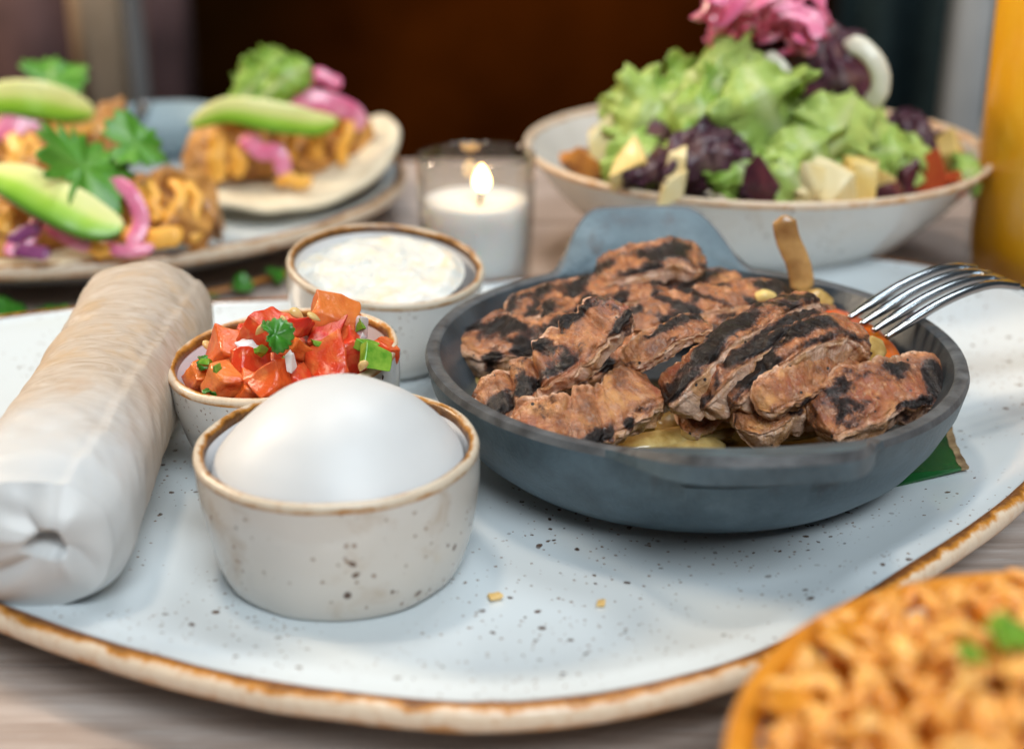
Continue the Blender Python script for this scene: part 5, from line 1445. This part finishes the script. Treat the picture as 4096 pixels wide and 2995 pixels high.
# ------------------------------------------------------------------ herb sprigs on the table
spr = thing('herb_sprig', (-0.1119, 0.5558, 0.0030), 'thin green herb sprig lying on the table behind the salsa', 'herb')
b0 = np.array((-0.1119, 0.5558, 0.0030))
V, F, _, _ = sweep([np.array(q) - b0 for q in ((-0.1245, 0.5444, 0.0030), (-0.1111, 0.5517, 0.0040), (-0.0970, 0.5688, 0.0030), (-0.0869, 0.5787, 0.0030))], 30, 8, 0.0022, 0.0010); obj('stem', V, F, M['cabbage'] if False else M['brown_cube'], spr)
for i, q in enumerate(((-0.1097, 0.5481, 0.0060), (-0.0977, 0.5597, 0.0060), (-0.1223, 0.5386, 0.0050))):
    V, F, A = herb_leaf(0.0050, seed=i + 20)
    me = meshdata('leaflet', V, F, M['herb'], attrs={'across': ('FLOAT', A)}, merge=1e-7)
    lf = place('leaflet', me, tuple(np.array(q) - b0), (0.7, 0.2, i), spr)
    md = lf.modifiers.new('thickness', 'SOLIDIFY'); md.thickness = 0.0005
for q, s, lb in (((-0.1935, 0.5161, 0.0050), 0.0085, 'dark green herb leaf on the table left of the rolled tortilla'), ((-0.1778, 0.5161, 0.0050), 0.0070, 'dark green herb scrap touching the rolled tortilla')):
    put_leaf('herb_leaf', s, q, (0.35, 0.1, 0.6), lb, 'herb', 'herb leaves on the table', M['herb'], seed=int(s * 1e5))

# ------------------------------------------------------------------ blurred things beyond
dish = thing('small_dish', (-0.1843, 0.7480, 0.0218), 'small blue grey dish behind the tacos', 'bowl')
V, F, _ = lathe([(0.0005, -0.010), (0.016, -0.010), (0.026, -0.002), (0.031, 0.012), (0.0296, 0.012), (0.024, 0.0), (0.0005, -0.006)], 64); obj('body', V, F, M['blue_grey'], dish)
tip = np.array((-0.1939, 0.7350, 0.0314))
V, F, _, _ = sweep([tip + np.array(q) for q in ((-0.012, 0.0, -0.02), (-0.003, 0, -0.004), (0.002, 0, 0.006), (0.004, 0, 0.011))], 24, 12, lambda u: 0.0042 - 0.001 * u, 0.0012, up=(0, -1, 0.2))
tag(obj('spoon', V, F, M['steel'], None), 'steel spoon end poking up behind the tacos', 'spoon')

def rbox(x0, x1, y0, y1, z0, z1, material, name, parent, bev=0.012):
    V, F = box((x0 + x1) / 2, (y0 + y1) / 2, (z0 + z1) / 2, x1 - x0, y1 - y0, z1 - z0)
    me = meshdata(name, V, F, material, smooth=True)
    bm = bmesh.new(); bm.from_mesh(me)
    bmesh.ops.bevel(bm, geom=list(bm.edges), offset=bev, segments=3, affect='EDGES')
    bm.to_mesh(me); bm.free()
    me.polygons.foreach_set('use_smooth', [True] * len(me.polygons))
    return link(bpy.data.objects.new(name, me), parent)
chair = thing('chair', (-0.38, 1.25, -0.75), 'blurred chair with tan post and mauve cushion beyond the tacos', 'chair', rot=(0, 0, R(-33)))
lx = lambda px, y_: (px - 1129.5) / 3137.5 * (y_ * 0.985) + 0.38
rbox(lx(165, 1.2), lx(330, 1.2), -0.03, 0.03, 0.0, 0.66, M['tan'], 'post', chair)
rbox(lx(165, 1.2) + 0.01, lx(330, 1.2) - 0.005, -0.035, 0.035, 0.672, 0.95, M['tan'], 'post', chair)
rbox(lx(-260, 1.2), lx(140, 1.2), -0.02, 0.03, 0.55, 0.95, M['mauve'], 'cushion', chair)
rbox(lx(385, 1.2), lx(460, 1.2), -0.02, 0.03, 0.645, 0.95, M['mauve'], 'armrest', chair)
rbox(lx(332, 1.2), lx(382, 1.2), -0.02, 0.03, 0.0, 0.95, M['black_metal'], 'leg', chair, 0.006)
for px in (-250, 360):
    rbox(lx(px, 1.2), lx(px, 1.2) + 0.03, 0.25, 0.28, 0.0, 0.44, M['black_metal'], 'leg', chair, 0.006)
rbox(lx(-260, 1.2), lx(380, 1.2), 0.035, 0.30, 0.44, 0.49, M['mauve'], 'seat', chair)
post = thing('pillar', (0.4350, 1.37, -0.75), 'slim grey painted pillar behind the beer glass', 'pillar')
rbox(-0.014, 0.05, -0.02, 0.03, 0.02, 1.3, M['grey_paint'], 'shaft', post, 0.004)
rbox(-0.03, 0.066, -0.035, 0.045, 0.0, 0.02, M['grey_paint'], 'base', post, 0.004)
cur = thing('curtain', (0.62, 2.05, -0.75), 'dark teal curtain hanging behind the salad', 'curtain')
V = []
for i in range(2):
    for j in range(61):
        V.append((-0.16 + 0.75 * j / 60, 0.03 * math.sin(j * 0.9) , 0.02 + i * 1.5))
o = obj('cloth', V, grid_faces(2, 61, close_cols=False), M['teal_dark'], cur)
md = o.modifiers.new('thickness', 'SOLIDIFY'); md.thickness = 0.006
rbox(-0.20, 0.62, -0.012, 0.012, 1.52, 1.545, M['black_metal'], 'rod', cur, 0.004)
